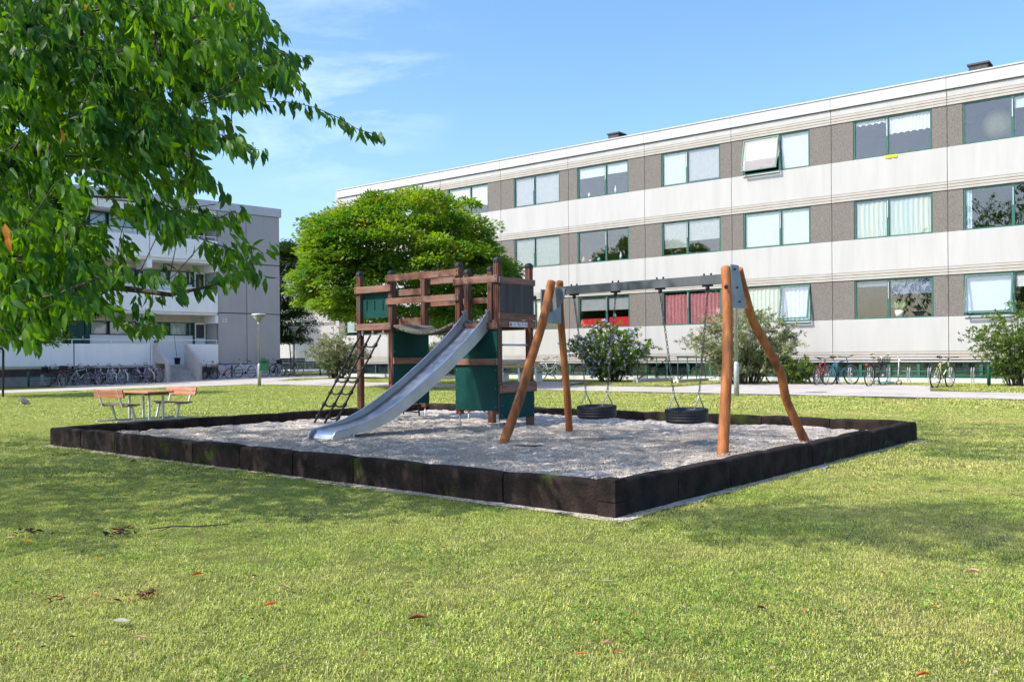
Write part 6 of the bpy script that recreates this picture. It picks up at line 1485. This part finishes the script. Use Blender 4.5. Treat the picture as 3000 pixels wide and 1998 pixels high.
# taller weeds at the foot of the blocks
for px, py, lab in ((2572, 1315, "small green weed growing at the foot of the right hand edging"), (1300, 1205, "tuft of taller weeds on the lawn behind the tower")):
    p = gnd(px, py, 0); n = 26; rng_ = np.random.default_rng(px); a = rng_.random(n) * 6.28; ax = np.stack([np.cos(a) * .5, np.sin(a) * .5, np.ones(n)], 1); V, F_ = leaf_cards(rng_.normal(0, .03, (n, 3)) * [1, 1, 0], ax, rdir(n, rng_), rng_.uniform(.08, .2, n), np.full(n, .012), 1, .5)
    o = obj("weed", np_mesh("weed", V, F_, M_HIB), None, None, p); tag(o, lab, "weed")
# ------------------------------------------------------------------ fallen leaves
def fl_mesh(curl, seed, wr=.5):
    r = np.random.default_rng(seed); n = 7; V = []; prof = [.04, .30, .46, .50, .40, .22, .02]
    for i in range(n):
        t = i / (n - 1); x = t - .5; w = prof[i] * wr; z = .10 * math.sin(math.pi * t) * curl + curl * .18 * (t - .5) ** 2 * 2
        V += [(x, -w * math.cos(curl), z + w * math.sin(curl) + r.uniform(0, .03)), (x, 0, z), (x, w * math.cos(curl * .8), z + w * math.sin(curl * .8) + r.uniform(0, .03))]
    V = [(a, b, c + .02) for a, b, c in V]
    return np_mesh("fallen_leaf", V, [(i * 3 + j, i * 3 + 3 + j, i * 3 + 4 + j, i * 3 + 1 + j) for i in range(n - 1) for j in range(2)])
LC = dict(brown=mat("leaf_brown", (0.20, 0.075, 0.03), (0.11, 0.045, 0.022), 30, .7, transl=.15), orange=mat("leaf_orange", (0.48, 0.17, 0.05), (0.33, 0.10, 0.035), 26, .6, transl=.2), yellow=mat("leaf_yellow", (0.72, 0.48, 0.02), (0.62, 0.34, 0.02), 26, .6, transl=.2),
          dark=mat("leaf_dark", (0.05, 0.032, 0.022), (0.03, 0.02, 0.015), 30, .8), tan=mat("leaf_tan", (0.55, 0.38, 0.24), (0.42, 0.28, 0.17), 26, .7, transl=.2), grey=mat("leaf_grey", (0.38, 0.36, 0.28), (0.26, 0.25, 0.18), 26, .7))
LME = {}
for cn, m_ in LC.items():
    for k in range(3):
        me = fl_mesh((.25, .6, 1.0)[k], 40 + k, (.52, .46, .5)[k]); me.materials.append(m_); LME[(cn, k)] = me
def fallen(px, py, L_, cn, k, rz, label=None):
    p = gnd(px, py, 0.030); o = obj("fallen_leaf", LME[(cn, k)], None, None, (p.x, p.y, .026), (random.uniform(-.25, .25), random.uniform(-.25, .25), rz)); s = L_ / FOC * p.y; o.scale = (s, s, s)
    if not label:
        shape = ("flattish", "half curled", "tightly curled")[k]; look = dict(brown="brown", orange="orange", tan="tan", dark="blackish", yellow="yellow", grey="dull grey")[cn]
        where = ("in the shade below the edging" if px < 1000 and py < 1560 else "near the sunlit leaf heaps" if px < 800 and py < 1800 else "at the bottom left of the lawn" if px < 900 else
                 "below the near corner of the edging" if py < 1640 else "amid the sunlit foreground lawn" if px < 1700 else "on the drier right lawn")
        label = "small %s %s fallen leaf %s" % (shape, look, where); tag(o, label, "leaf", "%s %s fallen leaves %s" % (shape, look, where))
    else: tag(o, label, "leaf", "fallen leaves on the lawn")
NAMED = [(82, 1584, 36, 'yellow', 0, .1, "yellow oval fallen leaf, brightest one in the shade at far left"), (30, 1574, 32, 'tan', 0, .3, "pale tan fallen leaf left of the bright yellow one in the shade"), (284, 1634, 22, 'yellow', 1, .8, "yellow fallen leaf between the shade and the two leaf heaps"),
 (525, 1467, 18, 'yellow', 0, 0, "yellow fallen leaf alone in the shade below the black edging"), (580, 1684, 34, 'orange', 2, .5, "orange folded leaf standing half upright on the grass"), (834, 1720, 42, 'tan', 1, -.2, "long tan folded leaf in the lit middle grass"),
 (793, 1772, 40, 'orange', 2, .4, "orange brown rolled leaf below the long tan one"), (1196, 1753, 22, 'tan', 0, 0, "round pale cream leaf in the sunlit grass"), (1172, 1558, 26, 'yellow', 1, .1, "flat yellow leaf in the sunlit grass in front of the edging"),
 (355, 1818, 54, 'grey', 0, .05, "broad dull green grey leaf lying flat at lower left"), (410, 1868, 44, 'tan', 1, .2, "broad tan leaf with curled edges at lower left"), (1785, 1703, 46, 'grey', 0, .15, "grey green leaf lying flat on the right lawn"),
 (2230, 1782, 34, 'brown', 2, .3, "curled dark brown leaf in the middle of the right lawn"), (1780, 1886, 40, 'tan', 2, .3, "pinkish tan curled leaf near the bottom centre"), (1704, 1914, 34, 'orange', 1, 0, "orange leaf near the bottom, left of another orange leaf"), (1810, 1908, 34, 'orange', 1, .5, "orange leaf near the bottom, right of another orange leaf"),
 (1225, 1814, 56, 'brown', 2, 0, "thin long rolled brown leaf on the sunlit grass"), (1080, 1690, 10, 'yellow', 1, 0, None), (2740, 1780, 30, 'orange', 1, 0, "orange leaf on the right lawn, farther right than the curled brown one"), (2705, 1978, 46, 'orange', 2, .1, "long orange leaf at the bottom right edge"), (2850, 1678, 44, 'tan', 2, 2.4, "thin pale curled leaf on the right lawn in the soft shade"), (2118, 1550, 18, 'brown', 1, 1.2, "small dark red leaf near the near corner of the edging"), (1990, 1630, 26, 'tan', 1, 0, None), (1875, 1577, 20, 'tan', 0, 0, None)]
for a in NAMED: fallen(*a)
rl = random.Random(5)
cnt = 0
while cnt < 150:
    px, py = rl.uniform(0, 2950), 1345 + 640 * rl.random() ** .8
    if px > 1500 and rl.random() < .5: continue
    g_ = gnd(px, py, 0)
    if inpit(g_.x, g_.y, .1): continue
    cn = rl.choice(['brown', 'brown', 'orange', 'dark', 'tan', 'brown', 'dark']) if px < 1300 else rl.choice(['brown', 'orange', 'orange', 'tan'])
    fallen(px, py, rl.uniform(8, 22) * (py / 1700), cn, rl.randrange(3), rl.uniform(0, 6.28)); cnt += 1
for px, py, L_, cn, k in ((640, 1262, 14, 'brown', 1), (1180, 1330, 16, 'brown', 2), (1490, 1392, 20, 'tan', 1), (1905, 1306, 14, 'orange', 1), (2160, 1300, 13, 'brown', 2), (760, 1302, 12, 'dark', 1), (1620, 1350, 15, 'brown', 0)):
    p = gnd(px, py, GZ); o = obj("fallen_leaf", LME[(cn, k)], None, None, (p.x, p.y, gravel_at(p.x, p.y) + .008), (0, 0, rl.uniform(0, 6))); s_ = L_ / FOC * p.y; o.scale = (s_, s_, s_)
    tag(o, dict(brown="brown", tan="tan", orange="orange", dark="blackish")[cn] + (" flat", " half curled", " tightly curled")[k] + " fallen leaf lying on the gravel of the pit", "leaf", "fallen leaves on the gravel")
# heaps of dead leaves
def heap(px, py, w, h, n, cols, label):
    p = gnd(px, py, 0.03); t = thing("leaf_heap", label, "leaf heap", (p.x, p.y, .02)); s = p.y / FOC
    for i in range(n):
        o = obj("dead_leaf", LME[(rl.choice(cols), rl.randrange(1, 3))], None, t, (rl.gauss(0, .24) * w * s, rl.gauss(0, .26) * h * s * 6, rl.uniform(.0, .03)), (rl.uniform(-.6, .6), rl.uniform(-.6, .6), rl.gauss(0, .6))); k = rl.uniform(13, 26) * s; o.scale = (k, k, k)
heap(350, 1562, 110, 16, 34, ['dark', 'dark', 'brown'], "dark heap of dead leaves in the shade on the left lawn"); heap(425, 1745, 110, 16, 30, ['brown', 'brown', 'dark', 'orange'], "red brown heap of dead leaves on the sunlit lower left lawn"); heap(170, 1755, 60, 10, 12, ['brown', 'dark'], "small brown bunch of dead leaves left of the red brown heap"); heap(90, 1560, 90, 10, 14, ['brown', 'dark'], "flat brown scatter of dead leaves above the bright yellow leaf")
p = gnd(540, 1553, 0.02); st = MB().tube([(-.22, -.05, .02), (-.08, .0, .03), (.08, .01, .025), (.30, .06, .03)], [.004, .006, .006, .002], 5).tube([(-.08, 0, .03), (-.12, -.12, .02)], .003, 4).build("twig", M_BARK, None, (p.x, p.y, .02)); tag(st, "thin bent twig lying on the grass right of the dark leaf heap", "twig")
